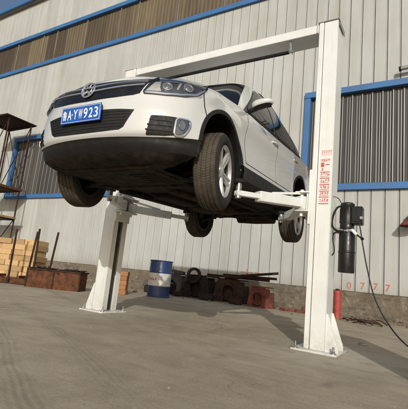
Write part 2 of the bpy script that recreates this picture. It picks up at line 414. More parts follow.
    def build(s, name, mats, parent=None, smooth=True, ang=38, shift=None, recalc=True):
        bm = s.bm
        bmesh.ops.remove_doubles(bm, verts=bm.verts[:], dist=1e-5)
        if recalc: bmesh.ops.recalc_face_normals(bm, faces=bm.faces[:])
        if shift is not None:
            for v in bm.verts: v.co -= V(shift)
        for f in bm.faces: f.smooth = smooth
        if smooth:
            for e in bm.edges:
                if len(e.link_faces) == 2 and e.calc_face_angle(0) > R(ang): e.smooth = False
        me = bpy.data.meshes.new(name); bm.to_mesh(me); bm.free()
        for m in (mats if isinstance(mats, (list, tuple)) else [mats]): me.materials.append(M[m])
        o = bpy.data.objects.new(name, me); COL.objects.link(o)
        if parent: o.parent = parent
        return o

def tag(o, label=None, cat=None, group=None, kind=None):
    if label: o['label'] = label
    if cat: o['category'] = cat
    if group: o['group'] = group
    if kind: o['kind'] = kind
    return o

def root(name, loc, label, cat, group=None, rz=0):
    o = bpy.data.objects.new(name, None); COL.objects.link(o)
    o.location = loc; o.rotation_euler = (0, 0, rz); o.empty_display_size = .2
    return tag(o, label, cat, group)

def text_mesh(body, size, name, mat, parent, mtx, extrude=.0012, width=None):
    cu = bpy.data.curves.new(name, 'FONT'); cu.body = body; cu.size = size; cu.extrude = extrude
    cu.align_x = 'CENTER'; cu.align_y = 'CENTER'; cu.offset = size * .012
    t = bpy.data.objects.new(name, cu); COL.objects.link(t)
    bpy.context.view_layer.update()
    me = bpy.data.meshes.new_from_object(t.evaluated_get(bpy.context.evaluated_depsgraph_get()))
    bpy.data.objects.remove(t); bpy.data.curves.remove(cu)
    me.name = name; me.materials.clear(); me.materials.append(M[mat])
    xs = [v.co.x for v in me.vertices]; ys = [v.co.y for v in me.vertices]
    if xs:
        cx, cy = (min(xs)+max(xs))/2, (min(ys)+max(ys))/2
        k = width / (max(xs)-min(xs)) if width else 1
        for v in me.vertices: v.co = mtx @ V(((v.co.x-cx)*k, v.co.y-cy, v.co.z))
    o = bpy.data.objects.new(name, me); COL.objects.link(o); o.parent = parent
    return o

# ------------------------------------------------------------------ setting
g = MB()
g._add([(-250, -120, 0), (150, -120, 0), (150, 250, 0), (-250, 250, 0)], [(0, 1, 2, 3)])
tag(g.build('ground', 'ground', smooth=False), kind='structure')

YW = 11.08
X0, X1 = -62.0, 16.0
ZC, ZS, ZT, ZB, ZU, ZR = .634, 3.465, 6.387, 10.403, 12.24, 14.386
hall = root('factory_hall', (-20, YW, 0), 'long white ribbed metal factory hall with blue framed windows behind the lift', 'building')
HS = hall.location
PITCH = .345
def rib_profile(x0, x1):
    pts = [(x0, 0)]
    k = math.ceil((x0 + .02 - .145) / PITCH)
    while True:
        c = k * PITCH + .145
        if c > x1 - .02: break
        pts += [(c - .034, 0), (c - .026, -.010), (c - .014, 0), (c - .009, .026), (c + .009, .026), (c + .014, 0), (c + .026, -.010), (c + .034, 0)]
        k += 1
    pts.append((x1, 0)); return pts
wall = MB()
def clad(x0, x1, z0, z1):
    pf = rib_profile(x0, x1)
    wall.grid([[V((x, YW + d, z0)) for x, d in pf], [V((x, YW + d, z1)) for x, d in pf]])
L0, L1, W0, W1 = -18.2, -6.35, -3.43, 8.4
clad(X0, X1, ZC, ZS); clad(X0, L0, ZS, ZT); clad(L1, W0, ZS, ZT); clad(W1, X1, ZS, ZT)
clad(X0, X1, ZT, ZB); clad(X0, X1, ZU, ZR)
for f_ in wall.bm.faces:
    if f_.calc_center_median().y > YW + .02: f_.material_index = 1
wall_o = wall.build('cladding', ['wall', 'seam'], hall, smooth=False, shift=HS, recalc=False)
b = MB(); b.box(((X0+X1)/2, YW + 9.3, ZR/2 - .2), (X1-X0 - .4, 18, ZR - .5), bev=0)
b.build('hall_shell', 'wall', hall, smooth=False, shift=HS)
# plinth: rough masonry course standing a little proud of the sheets
pl = MB()
from mathutils import noise as mnoise
nx = 620; P = []
for z in [0, .1, .2, .3, .4, .5, .585, .622, .628]:
    row = []
    for i in range(nx + 1):
        x = X0 + (X1 - X0) * i / nx
        q = mnoise.noise(V((x*3.1, z*5, 0))) * .022 + mnoise.noise(V((x*9, z*14, 3))) * .012
        yy = YW - .085 + q if z < .625 else YW + .02
        row.append(V((x, yy, z + (mnoise.noise(V((x*2, 0, 7))) * .02 if .5 < z < .625 else 0))))
    P.append(row)
pl.grid(P); pl.build('plinth', 'plinth', hall, shift=HS, recalc=False)
# windows: blue frames round recessed smoky corrugated sheets
def sheet(mb, x0, x1, z0, z1, per=.27):
    pts = []; x = x0
    while x < x1:
        for dx, d in [(.15*k/12, -.0065*(1 - math.cos(2*math.pi*k/6))/2) for k in range(13)] + [(.19 - .04*math.cos(math.pi*k/6), -.045*math.sin(math.pi*k/6)) for k in range(1, 6)] + [(.23, 0)]:
            if x + dx < x1: pts.append((x + dx, d))
        x += per
    pts.append((x1, 0))
    mb.grid([[V((a, YW + .075 + d, z0)) for a, d in pts], [V((a, YW + .075 + d, z1)) for a, d in pts]])
def window(x0, x1, z0, z1, name='window'):
    s = MB(); sheet(s, x0 + .01, x1 - .01, z0, z1)
    w = s.build(name, 'sheet', hall, smooth=False, shift=HS, recalc=False)
    f = MB(); t = .19
    for zz in (z0, z1): f.box(((x0+x1)/2, YW - .02, zz), (x1-x0 + t, .16, t), bev=.01)
    for xx in (x0, x1): f.box((xx, YW - .022, (z0+z1)/2), (t - .01, .15, z1-z0 - t - .004), bev=.01)
    f.build('frame', 'blue_frame', w, shift=HS)
    return w
window(L0, L1, ZS, ZT); window(W0, W1, ZS, ZT)
s = MB(); pts = []; x = X0 + .02
while x < X1 - .02:
    pts += [(x + .18*k/6, -.007*(1 - math.cos(2*math.pi*k/6))) for k in range(6)]; x += .18
s.grid([[V((a, YW + .06 + d, ZB)) for a, d in pts], [V((a, YW + .06 + d, ZU)) for a, d in pts]])
wb = s.build('window_band', 'band_sheet', hall, smooth=False, shift=HS, recalc=False)
f = MB()
for zz in (ZB, ZU): f.box(((X0+X1)/2, YW - .02, zz), (X1-X0 + .1, .16, .20), bev=.01)
f.build('frame', 'blue_frame', wb, shift=HS)
x = X0 + 1.2; k = 0
while x < X1:
    f = MB(); f.box((x, YW + .012, (ZB+ZU)/2), (.045, .06, ZU-ZB - .21), bev=.006); x += 2.16 if k % 3 else 1.08; k += 1
    f.build('mullion', 'mullion', wb, shift=HS)
e = MB(); e.box(((X0+X1)/2, YW + .02, ZR + .10), (X1-X0 + .4, .46, .22), bev=.02)
e.build('eave', 'roof', hall, shift=HS)
e = MB(); e.box(((X0+X1)/2, YW - .27, ZR + .13), (X1-X0 + .4, .11, .24), bev=.02)
e.build('gutter', 'blue_frame', hall, shift=HS)
e = MB(); e.prism([(-.2, 0), (9.5, 2.2), (19.2, 0)], X1-X0 + .3, (X0 - .15, YW, ZR + .23), (0, 1, 0), (0, 0, 1))
e.build('roof', 'roof', hall, smooth=False, shift=HS)
# painted digits and a small cross on the foot of the sheets
face = Matrix(((1, 0, 0, 0), (0, 0, -1, 0), (0, 1, 0, 0), (0, 0, 0, 1)))
M['faded_red'] = simple('faded_red_paint', (.42, .17, .13), .7, var=.3, scale=20)
for ch, x, z, mt in (('0', -2.07, .775, 'faded_red'), ('7', -1.73, .795, 'faded_red'), ('7', -1.42, .805, 'faded_red'), ('7', -1.13, .80, 'red_ink')):
    text_mesh(ch, .24, 'painted_digit', mt, hall, Matrix.Translation(V((x, YW - .003, z)) - HS) @ face, .0008)
c = MB(); c.box((-5.05, YW - .004, .88), (.42, .003, .022), bev=0); c.box((-5.05, YW - .0041, .88), (.035, .0034, .20), bev=0); c.box((-4.72, YW - .004, .90), (.14, .003, .022), bev=0)
c.build('painted_cross', 'faded_red', hall, shift=HS)

# wall lamp and red fixture at the right
wl = root('wall_lamp', (-.45, YW, 6.74), 'grey tubular lamp on the white wall above the blue framed window', 'lamp')
b = MB(); b.cyl((-.90, YW - .20, 6.70), (.1, YW - .20, 6.78), .055, n=20); b.build('housing', 'steel', wl, shift=wl.location)
b = MB(); b.cyl((-.915, YW - .20, 6.698), (-.86, YW - .20, 6.704), .066, n=20); b.build('end_cap', 'black', wl, shift=wl.location)
for bx_, bz_ in ((-.5, 6.73), (.0, 6.77)):
    b = MB(); b.bar((bx_, YW - .16, bz_), (bx_, YW + .01, bz_), .05, .04); b.build('bracket', 'steel', wl, shift=wl.location)
rf = root('wall_horn', (-.55, YW, 2.48), 'small dark red hooded fixture on the wall right of the power unit', 'wall fixture')
b = MB()
prof = [(.0, .0), (.05, .01), (.10, .06), (.17, .16), (.235, .235), (.24, .25), (.225, .245), (.15, .17), (.0, .12)]
b.lathe(prof, Matrix.Translation(V((-.62, YW - .30, 2.60))) @ Matrix.Rotation(R(180), 4, 'X'), 28)
b.build('hood', 'rust_red', rf, shift=rf.location)
b = MB(); b.tube([(-.62, YW - .30, 2.60), (-.62, YW - .28, 2.68), (-.62, YW - .15, 2.70), (-.62, YW + .01, 2.70)], .018, smooth=4)
b.build('bracket', 'rust_dark', rf, shift=rf.location)

# ------------------------------------------------------------------ the lift
LZ = 3.757
XR, XL = -1.105, -4.20
YF, YB = 4.20, 4.47
lift = root('two_post_lift', (-2.605, 4.35, 0), 'white two-post vehicle lift with overhead beam and swing arms under the raised car', 'vehicle lift')
LS = lift.location
def make_post(xc, s):                    # s = +1: outer side towards +X (right post), -1 mirrored
    p = MB(); t = .008
    xo, xi = xc + s*.11, xc - s*.11
    def bx(xa, xb, ya, yb, z0=.02, z1=LZ, bev=.003): p.box(((xa+xb)/2, (ya+yb)/2, (z0+z1)/2), (abs(xb-xa), yb-ya, z1-z0), bev=bev)
    bx(xo, xo - s*t, YF, YB)                                  # web
    bx(xi + s*.062, xo - s*t, YF, YF + t); bx(xi + s*.062, xo - s*t, YB - t, YB)       # flanges
    bx(xi, xi + s*.056, YF - .010, YF + .020, bev=.006); bx(xi, xi + s*.056, YB - .020, YB + .010, bev=.006)   # folded edges
    bx(xi, xi + s*t, YF + .020, YF + .085); bx(xi, xi + s*t, YB - .085, YB - .020)     # lips
    post = p.build('post', 'lift', lift, shift=LS)
    q = MB(); q.box((xc + s*.03, (YF+YB)/2, LZ/2), (.10, .20, LZ - .1), bev=0); q.build('slide_channel', 'lift_grey', post, shift=LS)
    q = MB(); q.box((xc + s*.015, 4.345, .010), (.46, .50, .020), bev=.003); bp = q.build('base_plate', 'lift', post, shift=LS)
    for dx in (-.175, .205):
        for dy in (-.21, .21):
            q = MB(); x, y = xc + s*(.0 + dx), 4.345 + dy
            q.cyl((x, y, .02), (x, y, .028), .028, n=16); q.cyl((x, y, .028), (x, y, .046), .019, n=6); q.cyl((x, y, .046), (x, y, .085), .010, n=10)
            q.build('anchor_bolt', 'steel', bp, shift=LS)
    for yy in (YF + .012, YB - .022):
        q = MB(); q.prism([(0, 0), (s*.125, 0), (s*.125, .04), (s*.015, .37), (0, .37)], -.012*s if True else 0, (xo, yy, .02), (1, 0, 0), (0, 0, 1))
        q.build('gusset', 'lift', post, shift=LS)
    q = MB(); q.box((xc, (YF+YB)/2 , LZ + .004), (.245, .30, .006), bev=.001); q.box((xc + s*.122, (YF+YB)/2 + .02, LZ - .03), (.006, .26, .06), bev=.001)
    q.build('top_plate', 'steel' if s > 0 else 'lift', post, shift=LS)
    # carriage riding in the post
    ca = MB(); xk = xi - s*.035
    ca.box((xi - s*.012, (YF+YB)/2, 1.62), (.03, .30, .62), bev=.006)
    for zz in (1.455, 1.665): ca.box((xi - s*.085, (YF+YB)/2 - .02, zz), (.15, .36, .016), bev=.004)
    ca.box((xi - s*.03, YF - .03, 1.56), (.012, .02, .2), bev=.002)
    car_o = ca.build('carriage', 'lift', post, shift=LS)
    for yy in (YF + .0, YB - .06):
        q = MB(); q.cyl((xi - s*.10, yy, 1.40), (xi - s*.10, yy, 1.70), .019, n=16); q.cyl((xi - s*.10, yy, 1.675), (xi - s*.10, yy, 1.690), .028, n=16)
        q.build('pivot_pin', 'lift', car_o, shift=LS)
    return post
postR = make_post(XR, 1); postL = make_post(XL, -1)

def make_arm(piv, tip, padz):
    piv, tip = V(piv), V(tip); d = (tip - piv); L = d.length; u = d.normalized()
    a = MB(); mid = piv + d*.72
    a.bar(piv + u*(-.03), mid, .10, .105, bev=.008); a.bar(piv - u*.07, piv + u*.06, .12, .15, bev=.01)
    arm = a.build('swing_arm', 'lift', lift, shift=LS)
    a = MB(); a.bar(mid - u*.1, tip + u*.03, .060, .052, bev=.005); inner = a.build('extension', 'lift', arm, shift=LS)
    a = MB(); a.bar(piv + V((0, 0, .115)), piv + d*.50 + V((0, 0, .058)), .024, .026, bev=.003); a.build('brace', 'lift', arm, shift=LS)
    a = MB(); a.cyl(tip + V((0, 0, -.05)), tip + V((0, 0, padz - tip.z - .03)), .030, n=18); pad = a.build('pad_screw', 'steel', arm, shift=LS)
    a = MB(); a.cyl(tip + V((0, 0, padz - tip.z - .03)), tip + V((0, 0, padz - tip.z)), .062, n=24); a.build('rubber_pad', 'rubber', pad, shift=LS)
make_arm((-1.315, 4.20, 1.545), (-1.70, 3.38, 1.480), 1.615)
make_arm((-1.315, 4.43, 1.535), (-1.83, 4.97, 1.50), 1.60)
make_arm((-3.99, 4.20, 1.545), (-3.55, 3.50, 1.50), 1.615)
make_arm((-3.99, 4.44, 1.535), (-3.34, 4.95, 1.49), 1.60)

b = MB(); b.box(((XR+XL)/2, 4.36, LZ - .055), (XR - XL - .225, .29, .11), bev=.006)
for x in (XR - .13, XL + .13): b.box((x, 4.36, LZ - .055), (.012, .33, .13), bev=.003)
beam = b.build('cross_beam', 'lift', lift, shift=LS)
b = MB(); b.cyl((-1.60, 4.26, 3.50), (-4.0, 4.26, 3.50), .022, n=14); bar = b.build('limit_bar', 'black', beam, shift=LS)
b = MB(); b.cyl((-1.52, 4.26, 3.50), (-1.62, 4.26, 3.50), .012, n=10); b.box((-1.585, 4.26, 3.575), (.03, .012, .16), bev=.003); b.box((-1.56, 4.26, 3.50), (.008, .05, .05), bev=.002)
b.build('bar_bracket', 'steel', bar, shift=LS)

# warning labels down the right post
zz = 2.155
kinds = ['head', 'gap', 'bars', 'pict', 'bars', 'bars', 'bars', 'bars', 'bars', 'foot']
hts = [.07, .025, .03, .10, .062, .068, .068, .060, .062, .03]
for kd, h in zip(kinds, hts):
    zc = zz - h/2; zz -= h + .006
    if kd == 'gap': continue
    x0 = -1.128; w = .108 if kd != 'head' else .118
    b = MB(); b.box((x0 + w/2, YF - .0012, zc), (w, .002, h), bev=0); lab = b.build('warning_label', 'label', postR, shift=LS)
    b = MB(); yk = YF - .0027
    rnd = random.Random(int(zc*1000))
    if kd == 'head':
        for i in range(5):
            xx = x0 + .012 + i*.023
            b.box((xx + .008, yk, zc + .008), (.015, .0008, .006), bev=0); b.box((xx + .008, yk, zc - .012), (.004, .0008, .03), bev=0); b.box((xx + .008, yk, zc + .022), (.017, .0008, .005), bev=0)
    elif kd == 'pict':
        b.box((x0 + .026, yk, zc + .018), (.036, .0008, .05), bev=0); b.box((x0 + .026, yk, zc - .033), (.010, .0008, .035), bev=0)
        b.box((x0 + .078, yk, zc + .018), (.045, .0008, .012), bev=0)
    elif kd == 'foot': b.box((x0 + w/2, yk, zc), (w*.96, .0008, h*.35), bev=0)
    else:
        b.box((x0 + w/2, yk, zc + h*.33), (w*.96, .0008, h*.16), bev=0)
        for i in range(4):
            xx = x0 + .010 + i*.0255
            for q_ in range(5):
                b.box((xx + rnd.uniform(.002, .016), yk - .0001*q_, zc - h*.08 + rnd.uniform(-h*.2, h*.2)), (rnd.uniform(.003, .012), .0008, rnd.uniform(.003, h*.22)), bev=0)
        b.box((x0 + w/2, yk, zc - h*.42), (w*.86, .0008, h*.07), bev=0)
    b.build('label_print', 'red_ink', lab, shift=LS)

# power unit on the outer side of the right post
pu = MB(); PX, PY = -.845, 4.34
pu.lathe([(0, 0), (.079, 0), (.083, .012), (.083, .42), (.078, .43), (0, .43)], Matrix.Translation((PX, PY, .825)), 32)
pu.lathe([(.083, .205), (.0865, .210), (.0865, .222), (.083, .227)], Matrix.Translation((PX, PY, .825)), 32)
power = pu.build('oil_tank', 'black', lift, shift=LS)
b = MB(); b.lathe([(0, 0), (.07, 0), (.074, .02), (.074, .06), (.071, .065), (.071, .25), (.074, .255), (.074, .285), (.055, .30), (0, .303)], Matrix.Translation((PX - .005, PY, 1.275)), 32)
for k in range(16):
    a = 2*math.pi*k/16; b.box((PX - .005 + .072*math.cos(a), PY + .072*math.sin(a), 1.435), (.016, .005, .17), Matrix.Rotation(a, 3, 'Z'), bev=0)
b.build('motor', 'black', power, shift=LS)
b = MB(); b.box((PX, PY, 1.265), (.13, .12, .04), bev=.006); b.box((PX - .10, PY, 1.27), (.09, .05, .06), bev=.004); b.cyl((PX + .02, PY - .06, 1.262), (PX + .02, PY - .095, 1.262), .016, n=12)
b.build('valve_block', 'steel', power, shift=LS)
b = MB(); b.box((PX + .10, PY - .01, 1.43), (.115, .12, .19), bev=.008); b.box((PX + .10, PY - .073, 1.435), (.09, .006, .15), bev=.002); cb = b.build('switch_box', 'black', power, shift=LS)
b = MB(); b.cyl((PX + .15, PY - .071, 1.40), (PX + .15, PY - .085, 1.40), .016, n=14); b.build('push_button', 'steel', cb, shift=LS)
b = MB(); b.cyl((PX + .06, PY - .08, 1.27), (PX + .115, PY - .10, 1.215), .017, n=10); lev = b.build('release_lever', 'plate_white', power, shift=LS)
b = MB(); b.cyl((PX + .11, PY - .10, 1.22), (PX + .165, PY - .11, 1.18), .008, n=10); b.lathe([(0, -.018), (.013, -.012), (.018, 0), (.013, .012), (0, .018)], Matrix.Translation((PX + .17, PY - .112, 1.176)), 16); b.build('knob', 'black', lev, shift=LS)
b = MB(); b.tube([(PX - .02, PY - .07, 1.255), (PX - .10, PY - .10, 1.26), (PX - .145, PY - .08, 1.33), (PX - .135, PY - .06, 1.44), (PX - .10, PY - .04, 1.52), (PX - .06, PY - .02, 1.53)], .011, smooth=6)
b.tube([(PX - .06, PY - .05, 1.26), (PX - .14, PY - .03, 1.22), (PX - .125, PY - .02, 1.05), (PX - .15, PY - .01, 1.0), (PX - .20, PY, .99)], .006, smooth=6)
b.tube([(PX - .06, PY - .05, 1.56), (PX - .10, PY - .05, 1.62), (PX - .19, PY - .03, 1.655)], .004, smooth=5)
b.build('hose', 'rubber', power, shift=LS)

cab = MB()
cab.tube([(-.72, 4.27, 1.36), (-.700, 4.25, 1.28), (-.665, 4.22, 1.10), (-.61, 4.17, .86), (-.53, 4.10, .60), (-.40, 4.02, .38), (-.23, 3.94, .22), (.05, 3.85, .09), (.4, 3.8, .012), (1.1, 3.6, .010), (2.2, 3.8, .010)], .0062, n=10, smooth=8)
tag(cab.build('power_cable', 'cable'), 'black power cable curving down from the power unit to the ground', 'cable')

# ------------------------------------------------------------------ the car
def basis(yaw, pit, rol):
    F = V((math.sin(yaw)*math.cos(pit), -math.cos(yaw)*math.cos(pit), math.sin(pit)))
    Lf = V((math.cos(yaw), math.sin(yaw), 0)); U0 = F.cross(Lf)
    Lr = Lf*math.cos(rol) + U0*math.sin(rol); U = F.cross(Lr)
    return F, Lr, U
CF, CL, CU = basis(.045, -.051, .003)
car = root('suv_car', (0, 0, 0), 'white five-door SUV raised nose towards us on the lift arms', 'car')
mt = Matrix((CF, CL, CU)).transposed().to_4x4(); mt.translation = V((-2.608, 4.277, 1.379))
car.matrix_world = mt

XFT = [(.18, 1.90), (.22, 1.98), (.28, 2.075), (.34, 2.135), (.385, 2.160), (.395, 2.172), (.42, 2.188), (.50, 2.196), (.60, 2.196), (.68, 2.192), (.76, 2.185), (.82, 2.172), (.86, 2.150), (.90, 2.105), (.95, 2.06), (1.0, 2.04)]
XRT = [(.2, -2.05), (.3, -2.17), (.45, -2.235), (.62, -2.24), (.75, -2.20), (.95, -2.165), (1.2, -2.12)]
WZT = [(.18, .80), (.22, .835), (.28, .868), (.36, .886), (.43, .893), (.50, .889), (.58, .880), (.67, .873), (.76, .878), (.85, .894), (.885, .897), (.92, .890), (.97, .878), (1.05, .866), (1.18, .848)]
FA, RA, WZ = 1.37, -1.30, .375          # arch centres
RAD = .405
def Wd(x, z):
    w = sinterp(WZT, z) * sinterp([(-2.3, .955), (-1.8, .985), (-1.2, 1.0), (0, .998), (.8, 1.0), (1.6, 1.0)], x)
    for c in (FA, RA):
        d = math.hypot(x - c, z - WZ) - RAD
        w += .012 * math.exp(-(max(d, 0)/.055)**2)
    return w
def nexp(z): return interp([(.25, 3.3), (.38, 2.6), (.6, 2.5), (.75, 2.25), (.9, 2.0)], z)
NFR, NSI, NRE = 44, 110, 20
def path_pt(i, z):                       # i: 0 = front centre ... end = rear centre, left half (y > 0)
    if i <= NFR:
        t = (i/NFR) * math.pi/2; n = nexp(z); xf = sinterp(XFT, z); xs = xf - .60
        ce = math.cos(t); se = math.sin(t)
        x = xs + (xf - xs)*max(ce, 0)**(2/n); y = Wd(x, z)*se**(2/n)
        if i == NFR: x = xs
        return x, y
    xs = sinterp(XFT, z) - .60; xr = sinterp(XRT, z); xe = xr + .34
    if i <= NFR + NSI:
        u = (i - NFR)/NSI; x = xs + (xe - xs)*u
        return x, Wd(x, z)
    t = (i - NFR - NSI)/NRE * math.pi/2; n = 3.0
    x = xe + (xr - xe)*math.sin(t)**(2/n); y = Wd(xe, z)*max(math.cos(t), 0)**(2/n)
    return x, y
ZTT = [(0, .888), (10, .905), (18, .932), (26, .945), (36, .955), (44, .985)]
def ztop(i):
    if i <= NFR: return sinterp(ZTT, i)
    if i > NFR + NSI: return 1.15
    xs = 2.05 - .6; u = (i - NFR)/NSI; x = xs + (-1.78 - xs)*u
    return sinterp([(-1.8, 1.15), (-1.5, 1.145), (-1, 1.115), (.3, 1.070), (.8, 1.052), (1.0, 1.038), (1.45, .985)], x)
def zsplit(i):
    return sinterp([(0, .392), (16, .386), (28, .40), (38, .425), (NFR, .43), (NFR+NSI, .43), (NFR+NSI+NRE, .46)], i)
def zbot(i): return sinterp([(0, .285), (20, .285), (32, .29), (NFR, .285), (NFR+NSI, .25), (NFR+NSI+NRE, .27)], i)
def PT(i, z, side):
    x, y = path_pt(i, z); d = ztop(i) - z
    if d < .075 and i > 2:
        k = (1 - d/.075)**2*.040
        y -= k * min(1, i/12.0); 
    return V((x, side*max(y, 0), z))
NP = NFR + NSI + NRE
def shell(fz0, fz1, nr):
    m = MB()
    for side in (1, -1):
        rows = []
        for r in range(nr + 1):
            rows.append([PT(i, fz0(i) + (fz1(i) - fz0(i))*r/nr, side) for i in range(NP + 1)])
        m.grid(rows, flip=side < 0)
    bmesh.ops.remove_doubles(m.bm, verts=m.bm.verts[:], dist=1e-4)
    return m
def cut_arches(m):
    bm = m.bm
    for c in (FA, RA):
        ins = {v: math.hypot(v.co.x - c, v.co.z - WZ) < RAD and abs(v.co.y) > .5 for v in bm.verts}
        kill = [f for f in bm.faces if all(ins[v] for v in f.verts)]
        bmesh.ops.delete(bm, geom=kill, context='FACES')
        for v in bm.verts:
            if ins.get(v):
                dx, dz = v.co.x - c, v.co.z - WZ; d = math.hypot(dx, dz)
                if d > 1e-4: v.co.x = c + dx*RAD/d; v.co.z = WZ + dz*RAD/d
# hood, scuttle to nose
def hood_rows():
    iA = next(i for i in range(NFR, NP) if path_pt(i, 1.04)[0] < .90)
    rows = []
    for i in range(0, iA + 1):
        E = PT(i, ztop(i), 1)
        xt = 2.118; cx = xt - (xt - .985)*((xt - E.x)/(xt - PT(iA, ztop(iA), 1).x))
        cz = sinterp([(.95, 1.128), (1.3, 1.095), (1.7, 1.052), (1.95, .995), (2.06, .940), (2.118, .888)], cx)
        if i == 0: cz = E.z
        row = []
        for k in range(25):
            q = k/24.0
            x = cx + (E.x - cx)*q**2.0; y = E.y*q
            z = cz + (E.z - cz)*q**2.2
            z += .012*math.exp(-((q - .70)/.09)**2) * min(1, i/14) - .006*math.exp(-((q - .86)/.06)**2)*min(1, i/14)
            row.append(V((x, y, z)))
        rows.append(row)
    return rows
def hood_mb():
    m = MB(); rows = hood_rows()
    m.grid(rows); m.grid([[V((p.x, -p.y, p.z)) for p in r] for r in rows], flip=True)
    return m
# greenhouse
GB = [(0, (.975, 0, 1.118)), (6, (.955, .40, 1.105)), (10, (.90, .68, 1.075)), (13, (.80, .795, 1.050)), (18, (.45, .826, 1.060)), (24, (-.2, .835, 1.082)), (32, (-1.0, .826, 1.110)), (38, (-1.6, .790, 1.140)), (41, (-1.85, .735, 1.145)), (44, (-2.02, .50, 1.15)), (48, (-2.08, 0, 1.15))]
GT = [(0, (.290, 0, 1.676)), (6, (.270, .36, 1.666)), (10, (.215, .545, 1.646)), (13, (.11, .602, 1.636)), (18, (-.12, .615, 1.650)), (24, (-.50, .62, 1.655)), (32, (-1.05, .606, 1.628)), (38, (-1.50, .58, 1.575)), (41, (-1.68, .535, 1.560)), (44, (-1.78, .36, 1.565)), (48, (-1.82, 0, 1.575))]
def cr(tab, i):
    return V(tuple(sinterp([(k, p[a]) for k, p in tab], i) for a in range(3)))
def gh_mb():
    m = MB()
    N = 144
    for side in (1, -1):
        rows = []
        for r in range(17):
            h = r/16.0; row = []
            for j in range(N + 1):
                i = j*48/N; a, b_ = cr(GB, i), cr(GT, i); p = a.lerp(b_, h)
                bul = math.sin(math.pi*h)*.028
                nrm = V((a.x + .5, a.y*1.6, 0)).normalized() if i < 12 or i > 40 else V((0, 1, 0))
                p += nrm*bul*(.5 if i > 40 else 1)
                row.append(V((p.x, side*p.y, p.z)))
            rows.append(row)
        # roof cap rows towards the spine
        for r in range(1, 15):
            h = r/14.0; row = []
            for j in range(N + 1):
                i = j*48/N; a = cr(GT, i)
                sx = -.30*0 + a.x + ( -0.0)*h
                c = V((a.x*(1 - .0*h), 0, 0)); cxx = max(min(a.x, .29), -1.82)
                zc = sinterp([(-1.82, 1.575), (-1.3, 1.660), (-.5, 1.712), (-.05, 1.712), (.29, 1.676)], cxx)
                y = a.y*(1 - h); k = 1 - (1 - h)**2.6
                row.append(V((cxx, side*y, a.z + (zc - a.z)*k)))
            rows.append(row)
        m.grid(rows, flip=side < 0)
    return m
# reference surface for everything that sits on the bodywork
ref = bmesh.new()
for mm in (shell(zbot, ztop, 46), hood_mb(), gh_mb()):
    tmp = bpy.data.meshes.new('tmp'); mm.bm.to_mesh(tmp); mm.bm.free(); ref.from_mesh(tmp); bpy.data.meshes.remove(tmp)
bmesh.ops.recalc_face_normals(ref, faces=ref.faces[:])
BVH = BVHTree.FromBMesh(ref)
def surf(p, d):
    d = V(d).normalized(); p = V(p); o = p - d*p.dot(d) + d*4
    hit, n, _, _ = BVH.ray_cast(o, -d)
    if hit is None: hit, n, _, _ = BVH.find_nearest(p)
    if n.dot(d) < 0: n = -n
    return hit, n
def rounded(pts, r, k=4):
    out = []; n = len(pts)
    for i in range(n):
        a, b_, c = V(pts[i-1]), V(pts[i]), V(pts[(i+1) % n])
        u, w = (a - b_), (c - b_); ru = min(r, u.length*.45); rw = min(r, w.length*.45)
        p0, p1 = b_ + u.normalized()*ru, b_ + w.normalized()*rw
        for j in range(k + 1):
            t = j/k; out.append((1-t)**2*p0 + 2*t*(1-t)*b_ + t*t*p1)
    return out
def panel(m, pts, d, off=.003, thick=.008, step=.035, r=0, mi=0):
    d = V(d).normalized(); pts = [V(p) for p in pts]
    if r: pts = rounded(pts, r)
    e1 = d.orthogonal() if abs(d.z) > .95 else V((0, 0, 1)).cross(d); e1.normalize(); e2 = d.cross(e1)
    t = bmesh.new(); vs = [t.verts.new((p.dot(e1), p.dot(e2), 0)) for p in pts]
    fc = t.faces.new(vs); bmesh.ops.triangulate(t, faces=[fc], ngon_method='EAR_CLIP')
    for ax in (0, 1):
        lo, hi = min(v.co[ax] for v in t.verts), max(v.co[ax] for v in t.verts)
        n = int((hi - lo)/step)
        for k in range(1, n + 1):
            co = [0, 0, 0]; no = [0, 0, 0]; co[ax] = lo + (hi - lo)*k/(n + 1); no[ax] = 1
            bmesh.ops.bisect_plane(t, geom=t.verts[:] + t.edges[:] + t.faces[:], plane_co=co, plane_no=no, dist=1e-5)
    bmesh.ops.remove_doubles(t, verts=t.verts[:], dist=1e-5)
    mp, low = {}, {}
    for v in t.verts:
        hit, n = surf(e1*v.co.x + e2*v.co.y, d)
        mp[v] = m.bm.verts.new(hit + n*off)
        if any(e.is_boundary for e in v.link_edges): low[v] = m.bm.verts.new(hit + n*(off - thick))
    for f in t.faces:
        try: nf = m.bm.faces.new([mp[v] for v in f.verts]); nf.material_index = mi
        except ValueError: pass
    for e in t.edges:
        if e.is_boundary:
            a, b_ = e.verts
            try: nf = m.bm.faces.new([mp[a], mp[b_], low[b_], low[a]]); nf.material_index = mi
            except ValueError: pass
    t.free(); return m
def ribbon(m, line, w, d, off=.003, thick=.006, step=.02, mi=0):    # a strip of width w along a polyline on the bodywork
    d = V(d).normalized(); line = [V(p) for p in line]; pts = []
    for a, b_ in zip(line, line[1:]):
        n = max(1, int((b_ - a).length/step))
        pts += [a.lerp(b_, k/n) for k in range(n)]
    pts.append(line[-1]); rows = []
    for i, p in enumerate(pts):
        t = (pts[min(i+1, len(pts)-1)] - pts[max(i-1, 0)]).normalized(); s_ = d.cross(t).normalized()*w/2
        (h0, n0), (h1, n1) = surf(p - s_, d), surf(p + s_, d)
        rows.append([h0 + n0*(off - thick), h0 + n0*off, h1 + n1*off, h1 + n1*(off - thick)])
    m.grid(rows, mi); return m

